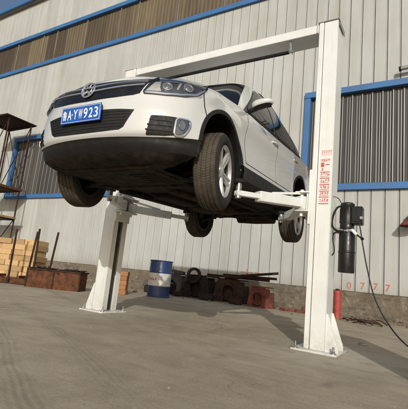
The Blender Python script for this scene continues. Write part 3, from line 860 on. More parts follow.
def chin_mb():
    m = MB(); rows = []
    for i in list(range(NFR, 0, -1)) + [-k for k in range(0, NFR + 1)]:
        p = PT(abs(i), zbot(abs(i)), 1 if i >= 0 else -1); row = []
        inner = V((min(1.80, p.x - .05), max(-.50, min(.50, p.y)), .188))
        for k in range(9):
            t = k/8; q = p.lerp(inner, t); q.z = p.z + (inner.z - p.z)*(t**.8) - .012*math.sin(math.pi*t) + (mnoise.noise(q*7)*.008 if 0 < k else 0)
            row.append(q)
        rows.append(row)
    m.grid(rows)
    dead = [f for f in m.bm.faces if abs(f.calc_center_median().y) > .56 and f.calc_center_median().x < FA + RAD + .01]
    bmesh.ops.delete(m.bm, geom=dead, context='FACES')
    return m
# --- painted body, black lower skirt, hood, roof
m = shell(zsplit, ztop, 38); cut_arches(m); body = m.build('body', 'paint', car, ang=50)
m = shell(zbot, zsplit, 12); cut_arches(m)
skirt = m.build('lower_cladding', 'trim', car, ang=50)
hd = hood_mb().build('hood', 'paint', car, ang=50)
for v in hd.data.vertices: v.co.z += .0015
gh = gh_mb().build('greenhouse', 'paint', car, ang=50)
# underbody
def belly():
    m = MB(); rows = []
    xs = sorted([1.915 - k*(4.0/70) for k in range(71)] + [FA + .405, FA - .405, RA + .405, RA - .405], reverse=True)
    ys = [-.80 + k*.04 for k in range(41)]
    z_ = lambda x, y: .205 + (.02 if x > 1.0 else .035) + .018*math.sin(y*9 + 1)*(x < 1.0) + (.05 if abs(y) < .11 and x < .9 else 0) + mnoise.noise(V((x*4, y*4, 0)))*.012 - max(0, x - 1.75)*.10
    for x in xs: rows.append([V((x, y*(1 if x < 1.4 else 1 - .16*(x-1.4)/.5 - (.0 if x < 1.75 else (x-1.75)*1.1)), z_(x, y))) for y in ys])
    m.grid(rows)
    dead = [f for f in m.bm.faces if abs(f.calc_center_median().y) > (.52 if f.calc_center_median().x < 1.4 else .44) and min(abs(f.calc_center_median().x - FA), abs(f.calc_center_median().x - RA)) < .405]
    bmesh.ops.delete(m.bm, geom=dead, context='FACES')
    return m
ub = belly().build('underbody', 'under', car)
chin_mb().build('front_undertray', 'under', car)
m = MB(); m.box((1.55, 0, .195), (.62, .95, .03), bev=.012); m.box((1.86, 0, .205), (.06, .95, .03), bev=.01); m.box((1.20, .0, .19), (.12, 1.0, .06), bev=.015)
for k in range(5): m.box((1.40 + k*.08, .28 - .0*k, .177), (.03, .28, .012), bev=.003)
m.build('undertray', 'under', ub)
m = MB(); m.tube([(1.15, .08, .20), (.6, .10, .185), (0, .10, .185), (-.7, .14, .19), (-1.1, .32, .24), (-1.75, .42, .22)], .032, smooth=5)
m.lathe([(0, -.3), (.09, -.28), (.10, 0), (.09, .28), (0, .3)], Matrix.Translation((-.25, .10, .185)) @ Matrix.Rotation(R(90), 4, 'Y'), 20)
m.lathe([(0, -.35), (.11, -.32), (.12, 0), (.11, .32), (0, .35)], Matrix.Translation((-1.85, 0, .25)) @ Matrix.Rotation(R(90), 4, 'X'), 20)
m.build('exhaust', 'rust_dark', ub)
m = MB()
for s_ in (1, -1):
    m.bar((.85, s_*.70, .215), (-.85, s_*.70, .215), .07, .05, bev=.01)
    m.bar((.60, s_*.42, .215), (-.80, s_*.42, .215), .06, .04, bev=.01)
m.bar((-.95, -.6, .22), (-.95, .6, .22), .10, .07, bev=.015); m.bar((-1.45, -.55, .22), (-1.45, .55, .22), .08, .07, bev=.015)
m.box((.2, -.33, .20), (.75, .22, .06), bev=.02); m.box((-.62, -.25, .205), (.5, .5, .09), bev=.03)
m.build('chassis_rail', 'under', ub)
ZWF, ZWR = .268, .155
for s_ in (1, -1):
    m = MB(); m.bar((FA + .02, s_*.33, .22), (FA, s_*.74, ZWF - .10), .07, .035, bev=.01); m.bar((FA - .30, s_*.36, .22), (FA - .02, s_*.72, ZWF - .10), .06, .03, bev=.01); m.build('control_arm', 'under', ub)
    m = MB(); m.cyl((FA, s_*.16, .27), (FA, s_*.74, ZWF), .022, n=14); m.cyl((FA, s_*.14, .27), (FA, s_*.24, .268), .045, .03, n=16); m.cyl((FA, s_*.62, .264), (FA, s_*.72, ZWF), .03, .045, n=16); m.build('drive_shaft', 'rust_dark', ub)
    m = MB(); m.cyl((FA, s_*.62, ZWF + .02), (FA - .02, s_*.55, .75), .032, n=14); m.build('strut', 'under', ub)
    m = MB(); m.cyl((FA - .01, s_*.60, .40), (FA - .02, s_*.55, .74), .065, n=18); m.build('coil_spring', 'under', ub)
    m = MB(); m.bar((RA + .05, s_*.25, .24), (RA + .03, s_*.76, ZWR - .06), .09, .035, bev=.01); m.bar((RA + .42, s_*.55, .26), (RA + .03, s_*.76, ZWR - .02), .06, .05, bev=.01); m.build('control_arm', 'under', ub)
    m = MB(); m.cyl((RA + .08, s_*.50, ZWR - .02), (RA + .08, s_*.48, .5), .05, n=16); m.build('coil_spring', 'under', ub)
    m = MB(); m.cyl((RA - .08, s_*.66, ZWR), (RA - .07, s_*.62, .6), .026, n=12); m.build('strut', 'under', ub)
# wheel wells
for c in (FA, RA):
    for s_ in (1, -1):
        m = MB(); rows = []
        yo = .845 if c == FA else .855
        for k in range(33):
            a = R(-10) + (math.pi + R(30))*k/32; row = []
            rr = RAD - .001
            h_, _n = surf((c + rr*math.cos(a), 0, max(WZ + rr*math.sin(a), .31)), (0, s_, 0)); yq = max(.60, min(.90, abs(h_.y) - .006))
            for y in (.50, .58, .60*.5 + yq*.5, yq - .02, yq):
                row.append(V((c + rr*math.cos(a), s_*y, WZ + rr*math.sin(a))))
            rows.append(row)
        m.grid(rows)
        hub = m.bm.verts.new((c, s_*.50, WZ - .1)); m.bm.verts.ensure_lookup_table()
        for k in range(32): m._add([rows[k][0], rows[k+1][0], V((c, s_*.50, WZ - .1))], [(0, 1, 2)])
        m.bm.verts.remove(hub)
        m.build('wheel_arch_liner', 'liner', car)
        # black arch lip
        m = MB(); n_ = 40; Pn = []
        for k in range(n_ + 1):
            a = R(6) + (math.pi - R(12))*k/n_; row = []
            for rr, of, dr in ((RAD - .004, -.03, 0), (RAD - .004, .005, 0), (RAD + .012, .009, 0), (RAD + .030, .006, 0), (RAD + .032, -.004, 0)):
                h, n = surf((c + rr*math.cos(a), 0, WZ + rr*math.sin(a)), (0, s_, 0)); row.append(h + V((0, s_, 0))*of)
            Pn.append(row)
        m.grid(Pn); m.build('arch_lip', 'trim', car)

# --- front end
FX = (1, 0, 0)
def sym(half): return [V((2, y, z)) for y, z in half] + [V((2, -y, z)) for y, z in reversed(half) if y > 1e-6]
m = MB()
gr_up = [(0, .876), (.20, .888), (.40, .908), (.548, .927)]; gr_lo = [(.488, .742), (.44, .726), (.30, .712), (0, .703)]
panel(m, [(2, y, z) for y, z in gr_up + gr_lo] + [(2, -y, z) for y, z in reversed(gr_up[1:] + gr_lo[:-1])], FX, .004, .012, .03)
grille = m.build('grille', 'gloss_black', car)
m = MB()
for lev, w in ((.822, .013), (.782, .013)):
    ln = [(2, y, lev + .105*(abs(y)/.53)**1.6*(.46 if lev > .80 else .40)) for y in [k*.508/14 for k in range(-14, 15)]]
    ribbon(m, ln, w, FX, .016, .014)
m.build('chrome_bar', 'chrome', grille)
# badge: ring with the two interlocked letters, built of thin bars
h, n = surf((2, 0, .805), FX)
bz = V((n.x, 0, n.z)).normalized(); bxv = V((0, 1, 0)); byv = bz.cross(bxv)
BM_ = Matrix((bxv, byv, bz)).transposed().to_4x4(); BM_.translation = h + bz*.014
m = MB()
m.lathe([(.060, -.004), (.066, .004), (.072, .004), (.077, -.004), (.070, -.008)], BM_, 40, closed=True)
def stroke(p, q, w=.009):
    P_, Q_ = BM_ @ V((p[0], p[1], .002)), BM_ @ V((q[0], q[1], .002)); m.bar(P_, Q_, w, .007, bev=.001, up=bz)
stroke((-.030, .054), (-.001, .008)); stroke((.030, .054), (.001, .008))
stroke((-.056, .026), (-.027, -.052)); stroke((-.027, -.052), (-.001, -.010)); stroke((.001, -.010), (.027, -.052)); stroke((.027, -.052), (.056, .026))
badge = m.build('emblem', 'chrome', grille)
m = MB(); m.lathe([(0, -.016), (.066, -.016), (.068, -.009), (.062, -.006), (0, -.006)], BM_, 36); m.build('emblem_base', 'gloss_black', badge)
# lower intake
m = MB()
il = [(0, .615), (.34, .607), (.475, .598)]; il2 = [(.40, .458), (.36, .437), (.2, .430), (0, .428)]
panel(m, [(2, y, z) for y, z in il + il2] + [(2, -y, z) for y, z in reversed(il[1:] + il2[:-1])], FX, .003, .010, .03)
intake = m.build('lower_intake', 'trim', car)
m = MB()
for lev, hw in ((.465, .385), (.490, .40), (.515, .41), (.540, .42), (.565, .435), (.587, .44)):
    ribbon(m, [(2, y, lev) for y in [k*hw/10 for k in range(-10, 11)]], .007, FX, .007, .006)
m.build('intake_mesh', 'trim', intake)
# number plate
PLC = V((2.226, -.012, .585))
m = MB(); m.box(PLC, (.008, .445, .145), bev=.004); plate = m.build('licence_plate', 'plate_blue', car)
m = MB()
for dz in (-.0635, .0635): m.box(PLC + V((.0047, 0, dz)), (.002, .428, .003), bev=0)
for dy in (-.212, .212): m.box(PLC + V((.0047, dy, 0)), (.002, .003, .1225), bev=0)
m.build('plate_border', 'plate_white', plate)
PM = Matrix(((0, 0, 1, 0), (1, 0, 0, 0), (0, 1, 0, 0), (0, 0, 0, 1)))
for ch, y, w in (('\u9c81', -.178, .046), ('A', -.121, .045), ('\u00b7', -.0915, .010), ('Y', -.055, .045), ('W', .002, .047), ('9', .059, .042), ('2', .116, .042), ('3', .173, .042)):
    text_mesh(ch, .118 if ch != '\u9c81' else .088, 'plate_character', 'plate_white', plate, Matrix.Translation(PLC + V((.0052, y, 0))) @ PM, .0008, w)
m = MB(); m.box((2.205, PLC.y, .600), (.034, .40, .11), bev=.004); m.build('plate_holder', 'trim', plate)

for s_ in (1, -1):
    dg = V((math.cos(R(32)), s_*math.sin(R(32)), 0))
    HL = [(2.085, .496, .738), (2.03, .525, .835), (1.975, .562, .930), (1.90, .70, .945), (1.80, .80, .942), (1.70, .866, .925), (1.715, .872, .875), (1.80, .850, .798), (1.90, .785, .752), (2.0, .66, .735)]
    m = MB(); panel(m, [(x, s_*y, z) for x, y, z in HL], dg, .004, .012, .03, r=.025)
    hl = m.build('headlight', 'lamp_dark', car)
    RF = [(2.07, .520, .760), (2.005, .572, .860), (1.965, .62, .885), (1.925, .68, .862), (1.885, .735, .885), (1.81, .80, .895), (1.755, .845, .875), (1.765, .857, .840), (1.84, .822, .795), (1.93, .747, .765), (2.0, .657, .757)]
    m = MB(); panel(m, [(x, s_*y, z) for x, y, z in RF], dg, .0065, .006, .03, r=.015); m.build('headlight_reflector', 'reflector', hl)
    m = MB(); panel(m, [(x, s_*y, z) for x, y, z in [(2.072, .520, .766), (2.012, .562, .855), (1.99, .60, .862), (2.01, .61, .80), (2.02, .63, .766)]], dg, .009, .006, .03, r=.006); m.build('headlight_wing', 'rim', hl)
    for (x, y, z), rr in (((1.975, .655, .820), .034), ((1.862, .780, .842), .037)):
        hit, n = surf((x, s_*y, z), dg); mm_ = n.to_track_quat('Z', 'Y').to_matrix().to_4x4(); mm_.translation = hit + n*.006
        m = MB(); m.lathe([(rr*1.22, 0), (rr*1.18, .006), (rr*1.02, .007), (rr*.96, .002)], mm_, 32); lr = m.build('lens_ring', 'chrome', hl)
        m = MB(); m.lathe([(rr*.97, .001), (rr*.80, .006), (rr*.45, .010), (0, .012)], mm_, 32); m.build('headlight_lens', 'lens_glass', hl)
    m = MB(); ribbon(m, [(x, s_*y, z) for x, y, z in ((2.072, .515, .753), (2.0, .65, .749), (1.92, .755, .765), (1.82, .836, .800), (1.735, .866, .870))], .016, dg, .009, .006); m.build('daytime_strip', 'chrome', hl)
    m = MB(); ribbon(m, [(x, s_*y, z) for x, y, z in ((1.915, .71, .80), (1.90, .73, .87))], .016, dg, .010, .006); m.build('turn_lamp', 'rim', hl)
    m = MB(); panel(m, [(x, s_*y, z) for x, y, z in HL], dg, .022, .020, .03, r=.025); m.build('headlight_cover', 'clear_cover', hl)
    # fog lamp intake
    FG = [(2.10, .610, .556), (1.99, .745, .560), (1.90, .838, .562), (1.893, .850, .505), (1.92, .818, .425), (2.02, .70, .402), (2.10, .575, .398)]
    m = MB(); panel(m, [(x, s_*y, z) for x, y, z in FG], dg, .003, .010, .025, r=.012); fi = m.build('fog_intake', 'trim', car)
    m = MB()
    for lev, y0 in ((.440, .568), (.480, .578), (.520, .590)):
        ribbon(m, [(2.1 - .55*(y - .56), s_*y, lev) for y in (y0, .62, .66, .70, .745)], .010, dg, .009, .010)
    m.build('intake_slat', 'trim', fi)
    m = MB(); FL = rounded([V(p) for p in [(1.975, .762, .556), (1.895, .842, .556), (1.895, .846, .500), (1.925, .808, .415), (1.98, .752, .410)]], .035, 5)
    panel(m, [(x, s_*y, z) for x, y, z in FL], dg, .010, .012, .02); fl = m.build('fog_lamp', 'fog_bowl', car)
    m = MB(); cl = FL + [FL[0]]; ribbon(m, [(x, s_*y, z) for x, y, z in cl], .011, dg, .014, .010); m.build('fog_surround', 'chrome', fl)
    hit, n = surf((1.938, s_*.795, .495), dg); mm_ = n.to_track_quat('Z', 'Y').to_matrix().to_4x4(); mm_.translation = hit + n*.011
    m = MB(); m.lathe([(.026, 0), (.026, .005), (.022, .004), (.012, .005), (0, .002)], Matrix.Translation((0, 0, 0)) @ mm_ @ Matrix.Scale(1.45, 4, (0, 1, 0)), 24); m.build('fog_lens', 'lens_glass', fl)
    m = MB(); ribbon(m, [(1.745, s_*.862, .850), (1.745, s_*.868, .80), (1.735, s_*.875, .73), (1.708, s_*.885, .665), (1.715, s_*.885, .61)], .007, dg, .0016, .004); m.build('bumper_gap', 'liner', car)
    # side panels: doors, windows, handles, mirror
    SD = (0, s_, 0)
    def sp(pts): return [V((x, s_*.9, z)) for x, z in pts]
    m = MB()
    fd = [(.835, .475), (.860, .70), (.845, .90), (.800, 1.030), (.30, 1.047), (-.135, 1.060), (-.135, .475)]
    panel(m, sp(fd), SD, .0035, .012, .045, r=.02); fdo = m.build('front_door', 'paint', car)
    m = MB()
    rd = [(-.150, .475), (-.150, 1.060), (-.60, 1.078), (-1.10, 1.098), (-1.135, .98), (-1.08, .86), (-.97, .76), (-.885, .62), (-.855, .475)]
    panel(m, sp(rd), SD, .0035, .012, .045, r=.02); rdo = m.build('rear_door', 'paint', car)
    m = MB()
    for pts in (fd, rd): ribbon(m, sp(pts + [pts[0]]), .011, SD, .0018, .004, .03)
    m.build('door_gap', 'liner', car)
    for dr, hx, hz in ((fdo, -.045, .935), (rdo, -1.02, .965)):
        h, n = surf((hx, s_*.9, hz), SD); m = MB()
        m.tube([h + V((.105, -s_*.004, -.002)), h + V((.085, s_*.016, 0)), h + V((.04, s_*.026, 0)), h + V((-.04, s_*.026, .003)), h + V((-.085, s_*.016, .005)), h + V((-.105, -s_*.004, .005))], .0135, n=12, smooth=5)
        hn = m.build('door_handle', 'paint', dr)
        m = MB(); m.lathe([(.045, -.001), (.040, .0035), (0, .0036)], Matrix.Translation(h) @ Matrix.Rotation(R(-90)*s_, 4, 'X'), 24); m.build('handle_recess', 'liner', hn)
    m = MB()
    ss = [(.775, 1.061), (.735, 1.104), (.160, 1.578), (.04, 1.618), (-.50, 1.620), (-1.0, 1.594), (-1.42, 1.528), (-1.72, 1.235), (-1.66, 1.195), (-1.20, 1.135), (-.50, 1.105), (.30, 1.076)]
    panel(m, sp(ss), SD, .0025, .006, .05, r=.03); sur = m.build('window_surround', 'gloss_black', car)
    wins = [[(.665, 1.093), (.640, 1.165), (.150, 1.565), (-.155, 1.588), (-.155, 1.115)], [(-.215, 1.118), (-.215, 1.586), (-.60, 1.588), (-.99, 1.562), (-1.17, 1.30), (-1.19, 1.165)], [(-1.245, 1.175), (-1.225, 1.33), (-1.06, 1.530), (-1.37, 1.490), (-1.63, 1.240)]]
    for w_, pr_, nm in zip(wins, (fdo, rdo, sur), ('door_window', 'door_window', 'quarter_window')):
        m = MB(); panel(m, sp(w_), SD, .007, .006, .05, r=.025); m.build(nm, 'glass', pr_)
    m = MB(); ribbon(m, sp([(.76, 1.060), (.30, 1.074), (-.50, 1.103), (-1.20, 1.133), (-1.66, 1.192)]), .014, SD, .010, .008); m.build('belt_strip', 'trim', sur)
    # sill moulding
    m = MB(); rows = []
    for k in range(33):
        x = .955 - 1.83*k/32; w = Wd(x, .33)
        rows.append([V((x, s_*(w - .03), .438)), V((x, s_*(w + .022), .425)), V((x, s_*(w + .034), .36)), V((x, s_*(w + .026), .285)), V((x, s_*(w - .05), .235)), V((x, s_*(w - .2), .225))])
    m.grid(rows); m.build('sill', 'trim', car)
    # mirror
    mm2 = MB(); C_ = V((.700, s_*.985, 1.150)); NU, NV = 28, 16
    def mir(u, v):
        a = 2*math.pi*u; b2 = math.pi*(v - .5)
        cx, sx = math.cos(b2), math.sin(b2)
        f = lambda t, e: math.copysign(abs(t)**e, t)
        x = .070*f(cx, .75)*f(math.cos(a), .8); y = .118*f(cx, .75)*f(math.sin(a), .8); z = .047*f(sx, .80)
        x *= (1.25 if x > 0 else .6) ; 
        y2 = y*s_*(1.0) ; z *= 1 - .22*(y/.118)
        return C_ + V((x - .012, y2, z + .014*y/.118))
    rows = [[mir(u/NU, v/NV) for u in range(NU + 1)] for v in range(NV + 1)]
    mm2.grid(rows[:6], mi=1); mm2.grid(rows[5:])
    mo = mm2.build('side_mirror', ['paint', 'trim'], car, ang=60)
    m = MB(); m.bar((.685, s_*.82, 1.085), (.690, s_*.93, 1.115), .070, .035, bev=.012); m.build('mirror_arm', 'trim', mo)
    m = MB(); m.box(C_ + V((-.048, s_*.002, .0)), (.006, .16, .06), bev=.003); m.build('mirror_glass', 'glass', mo)
    # tail lamp and roof rail
    m = MB(); bd = V((-math.cos(R(40)), s_*math.sin(R(40)), 0))
    panel(m, [(x, s_*y, z) for x, y, z in ((-2.14, .56, 1.05), (-2.05, .78, 1.08), (-1.80, .86, 1.06), (-1.78, .87, .93), (-2.05, .80, .86), (-2.16, .56, .88))], bd, .005, .012, .04, r=.03); m.build('tail_lamp', 'tail', car)
    m = MB(); m.tube([(-.10, s_*.585, 1.635), (-.16, s_*.585, 1.676), (-.36, s_*.585, 1.692), (-.70, s_*.583, 1.690), (-1.15, s_*.57, 1.655), (-1.42, s_*.56, 1.612), (-1.50, s_*.56, 1.580)], .014, smooth=6); m.build('roof_rail', 'trim', car)
# windscreen, wipers, rear window, tailgate
m = MB(); panel(m, [(.93, -.58, 1.13), (.95, -.3, 1.135), (.955, 0, 1.137), (.95, .3, 1.135), (.93, .58, 1.13), (.845, .752, 1.098), (.250, .566, 1.630), (.305, .3, 1.642), (.31, 0, 1.648), (.305, -.3, 1.642), (.250, -.566, 1.630), (.845, -.752, 1.098)], V((.62, 0, .78)), .004, .008, .05, r=.015)
ws = m.build('windscreen', 'glass', car)
m = MB(); m.tube([(.955, .48, 1.125), (.93, .10, 1.150), (.90, -.15, 1.168)], .009, smooth=4); m.tube([(.955, -.12, 1.130), (.90, -.40, 1.150), (.85, -.60, 1.158)], .009, smooth=4); m.build('wiper', 'trim', ws)
m = MB(); m.box((.965, 0, 1.115), (.07, 1.2, .02), bev=.006); m.build('cowl', 'trim', ws)
m = MB(); panel(m, [(-2, -.55, 1.20), (-2, .55, 1.20), (-2, .46, 1.50), (-2, -.46, 1.50)], (-1, 0, .25), .004, .008, .06, r=.05); m.build('rear_window', 'glass', car)
m = MB(); panel(m, [(-2, -.53, .62), (-2, .53, .62), (-2, .54, 1.06), (-2, -.54, 1.06)], (-1, 0, 0), .004, .01, .06, r=.04); m.build('tailgate', 'paint', car)
# hood shut line
m = MB(); hr = [PT(i, ztop(i), 1) for i in range(6, 95)]
hr = [p for p in hr if p.x > .93]
for s_ in (1, -1): m.tube([V((p.x - .004, s_*(p.y - .012), p.z + .002)) for p in hr[::3]], .0035, n=6)
m.build('hood_gap', 'liner', hd)

# wheels
def make_wheel():
    w = bpy.data.objects.new('wheel', None); COL.objects.link(w); w.parent = car
    RX = Matrix.Rotation(R(-90), 4, 'X')        # lathe axis -> +Y (outer face at +Y)
    t = MB(); hw = .1175
    prof = [(.236, hw-.018), (.252, hw-.004), (.285, hw+.003), (.315, hw-.004), (.333, hw-.018), (.343, hw-.034)]
    grooves = (.065, .022, -.022, -.065)
    for gy in grooves: prof += [(.347, gy+.0065), (.338, gy+.005), (.338, gy-.005), (.347, gy-.0065)]
    prof += [(.343, -hw+.034), (.333, -hw+.018), (.315, -hw+.004), (.285, -hw-.003), (.252, -hw+.004), (.236, -hw+.018)]
    t.lathe(prof, RX, 96, closed=True); t.build('tyre', 'tyre', w, ang=40)
    t = MB()
    t.lathe([(.238, .098), (.234, .106), (.226, .106), (.219, .094), (.216, .07), (.222, .07), (.236, .09)], RX, 64, closed=True)
    t.lathe([(0, .084), (.028, .084), (.034, .078), (.064, .070), (.072, .052), (.06, .03), (0, .03)], RX, 40)
    for k in range(5):
        a = 2*math.pi*k/5 + .3; u = V((math.sin(a), 0, math.cos(a))); v = V((math.cos(a), 0, -math.sin(a)))
        st = [(.045, .062, .074), (.10, .064, .082), (.17, .078, .095), (.224, .098, .100)]
        rows = []
        for r_, w_, y_ in st:
            c_ = u*r_; rows.append([c_ + v*w_*q_ + V((0, y_ - dy, 0)) for q_, dy in ((-.5, .035), (-.42, .004), (-.30, 0), (-.12, .004), (-.06, .016), (.06, .016), (.12, .004), (.30, 0), (.42, .004), (.5, .035), (-.5, .035))])
        t.grid(rows)
    for k in range(5):
        a = 2*math.pi*(k+.5)/5 + .3; t.cyl(V((.052*math.sin(a), .05, .052*math.cos(a))), V((.052*math.sin(a), .076, .052*math.cos(a))), .008, n=8)
    rm = t.build('rim', 'rim', w)
    t = MB(); t.lathe([(.222, .088), (.212, .05), (.205, -.03), (.212, -.09), (.238, -.099), (.236, -.05), (.236, .085)], RX, 64, closed=True); t.build('rim_barrel', 'barrel', w)
    t = MB(); t.lathe([(0, .01), (.15, .01), (.155, .0), (.15, -.01), (0, -.01)], RX, 40); t.build('brake_disc', 'disc', w)
    t = MB(); t.lathe([(.0, -.03), (.205, -.03), (.205, -.036), (0, -.036)], RX, 40); t.build('backing_plate', 'liner', w)
    return w
w0 = make_wheel()
def place_wheel(w, x, y, z, flip, rot, steer=0):
    w.matrix_local = Matrix.Translation((x, y, z)) @ Matrix.Rotation((math.pi if flip else 0) + steer, 4, 'Z') @ Matrix.Rotation(rot, 4, 'Y') @ Matrix.Scale(.92, 4, (0, 1, 0))
place_wheel(w0, FA - .02, .812, ZWF, False, .35, R(11))
for x, y, z, fl, rt, st_ in ((FA, -.790, ZWF + .02, True, .9, R(11)), (RA + .05, .790, ZWR, False, 1.3, 0), (RA + .03, -.782, ZWR + .02, True, .1, 0)):
    c = w0.copy(); COL.objects.link(c); c.parent = car
    for ch in w0.children:
        d = ch.copy(); COL.objects.link(d); d.parent = c
    place_wheel(c, x, y, z, fl, rt, st_)

# ------------------------------------------------------------------ yard clutter
ORD = ['first', 'second', 'third', 'fourth', 'fifth', 'sixth', 'seventh', 'eighth', 'ninth']
# tan block stack at the left
rz = R(17); ux, uy = V((math.cos(rz), math.sin(rz), 0)), V((-math.sin(rz), math.cos(rz), 0))
SC = V((-8.78, 6.42, 0)); rr = random.Random(3)
bmeshes = []
for k in range(4):
    q = MB(); q.box((0, 0, 0), (.33 + .02*k, .50, .136), bev=.006); q.noisy(.006, k, 1)
    o = q.build('tan_block', 'block', smooth=False); bmeshes.append(o.data); bpy.data.objects.remove(o)
for c in range(8):
    x = -.02 - (.035 if c % 2 else 0) - rr.uniform(0, .03)
    for j in range(5):
        L = rr.choice([.33, .36, .40]); k = rr.randrange(4)
        o = bpy.data.objects.new('tan_block', bmeshes[k]); COL.objects.link(o)
        p = SC + ux*(x - L/2) + uy*(.25 + rr.uniform(-.04, .04)); x -= L + .012
        o.location = (p.x, p.y, .075 + c*.1385); o.rotation_euler = (0, 0, rz + rr.uniform(-.02, .02))
        o.scale.x = L/(.33 + .02*k)
        tag(o, f'{"sandy" if k % 2 else "tan"} block in the {ORD[c]} course up, {ORD[j]} from the right end of the stack', 'block', 'stacked tan blocks by the scaffold')
# small stack of orange bricks behind the left post
SB = V((-6.86, 7.42, 0)); q = MB(); q.box((0, 0, 0), (.205, .22, .108), bev=.006); q.noisy(.004, 5, 1)
o = q.build('orange_brick', 'brick', smooth=False); bd_ = o.data; bpy.data.objects.remove(o)
for c in range(6):
    for j in range(2 if c < 5 else 1):
        o = bpy.data.objects.new('orange_brick', bd_); COL.objects.link(o)
        o.location = SB + V((-.11 + .215*j + rr.uniform(-.015, .015), rr.uniform(-.02, .02) + .13*j, .055 + .112*c)); o.rotation_euler = (0, 0, R(25) + rr.uniform(-.06, .06))
        tag(o, f'orange brick at the {"left" if j == 0 else "right"} of the {ORD[c]} course up beside the left post', 'brick', 'small stack of orange bricks')

# steel rack with upright stakes
rk = root('stake_rack', (-8.5, 5.98, 0), 'low rusty steel rack with four upright stakes in front of the tan blocks', 'rack')
q = MB(); A, B = V((-9.4, 5.60, .08)), V((-7.95, 6.30, .08)); un = (B - A).normalized(); vn = V((-un.y, un.x, 0))
q.bar(A, B, .08, .12, bev=.006); q.bar(A + vn*.35, B + vn*.35, .08, .12, bev=.006)
for t in (.15, .5, .85): q.bar(A.lerp(B, t) - vn*.02 + V((0, 0, .1)), A.lerp(B, t) + vn*.37 + V((0, 0, .1)), .07, .06, bev=.005)
q.build('base_frame', 'rust', rk, shift=rk.location)
for a_, b_ in (((-8.83, 5.80, .05), (-8.80, 5.78, 1.31)), ((-8.43, 6.0, .10), (-8.355, 6.04, 1.30)), ((-8.30, 6.07, .02), (-8.315, 6.05, 1.37)), ((-7.99, 6.24, .10), (-7.88, 6.26, 1.33))):
    q = MB(); q.cyl(a_, b_, .024, n=12); q.cyl(a_, V(a_) + V((0, 0, .12)), .034, n=12); q.build('stake', 'rust_dark', rk, shift=rk.location)
# rusty trough
tr = root('scrap_trough', (-7.78, 6.38, 0), 'rusty steel trough full of scrap between the stake rack and the left post', 'trough', rz=R(30))
q = MB(); W_, D_, H_ = 1.20, .58, .42
q.box((0, -D_/2, H_/2), (W_, .012, H_), bev=.003); q.box((0, D_/2, H_/2), (W_, .012, H_), bev=.003); q.box((-W_/2, 0, H_/2), (.012, D_ - .02, H_), bev=.003); q.box((W_/2, 0, H_/2), (.012, D_ - .02, H_), bev=.003); q.box((0, 0, .03), (W_ - .03, D_ - .03, .02), bev=0)
q.noisy(.006, 2); q.build('shell', 'rust', tr)
q = MB()
for s_ in (1, -1): q.bar((-W_/2 - .03, s_*(D_/2 + .012), H_), (W_/2 + .03, s_*(D_/2 + .012), H_), .035, .035, bev=.004); q.bar((s_*(W_/2 + .012), -D_/2 - .03, H_ - .002), (s_*(W_/2 + .012), D_/2 + .03, H_ - .002), .035, .033, bev=.004)
for x in (-.62, 0, .62): q.bar((x, -D_/2 - .012, .0), (x, -D_/2 - .012, H_ - .02), .03, .02, bev=.003)
q.build('rim', 'rust_dark', tr)
q = MB(); r2 = random.Random(5)
for k in range(90):
    p = V((r2.uniform(-.52, .52), r2.uniform(-.24, .24), H_ - .01 + r2.uniform(-.04, .06))); d = V((r2.uniform(-1, 1), r2.uniform(-1, 1), r2.uniform(-.25, .25))).normalized()*r2.uniform(.04, .14)
    q.bar(p - d, p + d, r2.uniform(.02, .06), r2.uniform(.01, .03), bev=.003)
tag(q.build('scrap_metal', 'cast', tr), kind='stuff')

# oil drum
dm = root('oil_drum', (-6.20, 8.27, 0), 'dented blue oil drum with a white band standing by the wall', 'drum')
q = MB(); q.lathe([(0, .0), (.270, .0), (.292, .005), (.292, .025), (.284, .035), (.286, .28), (.281, .285), (.281, .595), (.286, .60), (.287, .605), (.294, .615), (.287, .628), (.286, .87), (.284, .895), (.294, .902), (.296, .916), (.288, .924), (.276, .92), (.272, .902), (0, .902)], n=48)
q.build('shell', 'blue_drum', dm)
q = MB(); q.lathe([(.286, .28), (.287, .288), (.294, .30), (.287, .312), (.286, .32), (.286, .60)], n=48); bo = q.build('white_band', 'white_band', dm)
q = MB(); ra = random.Random(9)
for k in range(7):
    a = R(-128 + k*9 + ra.uniform(-3, 3)); zc = .50 - .012*k + ra.uniform(-.03, .03); rot = Matrix.Rotation(a + R(90), 3, 'Z')
    q.box((.2875*math.cos(a), .2875*math.sin(a), zc), (.030, .002, .03 + .05*ra.random()), rot, bev=0)
q.build('band_print', 'red_ink', bo)
q = MB(); q.cyl((.15, .08, .902), (.15, .08, .912), .035, n=18); q.cyl((-.17, -.05, .902), (-.17, -.05, .910), .018, n=14); q.build('bung', 'steel', dm)

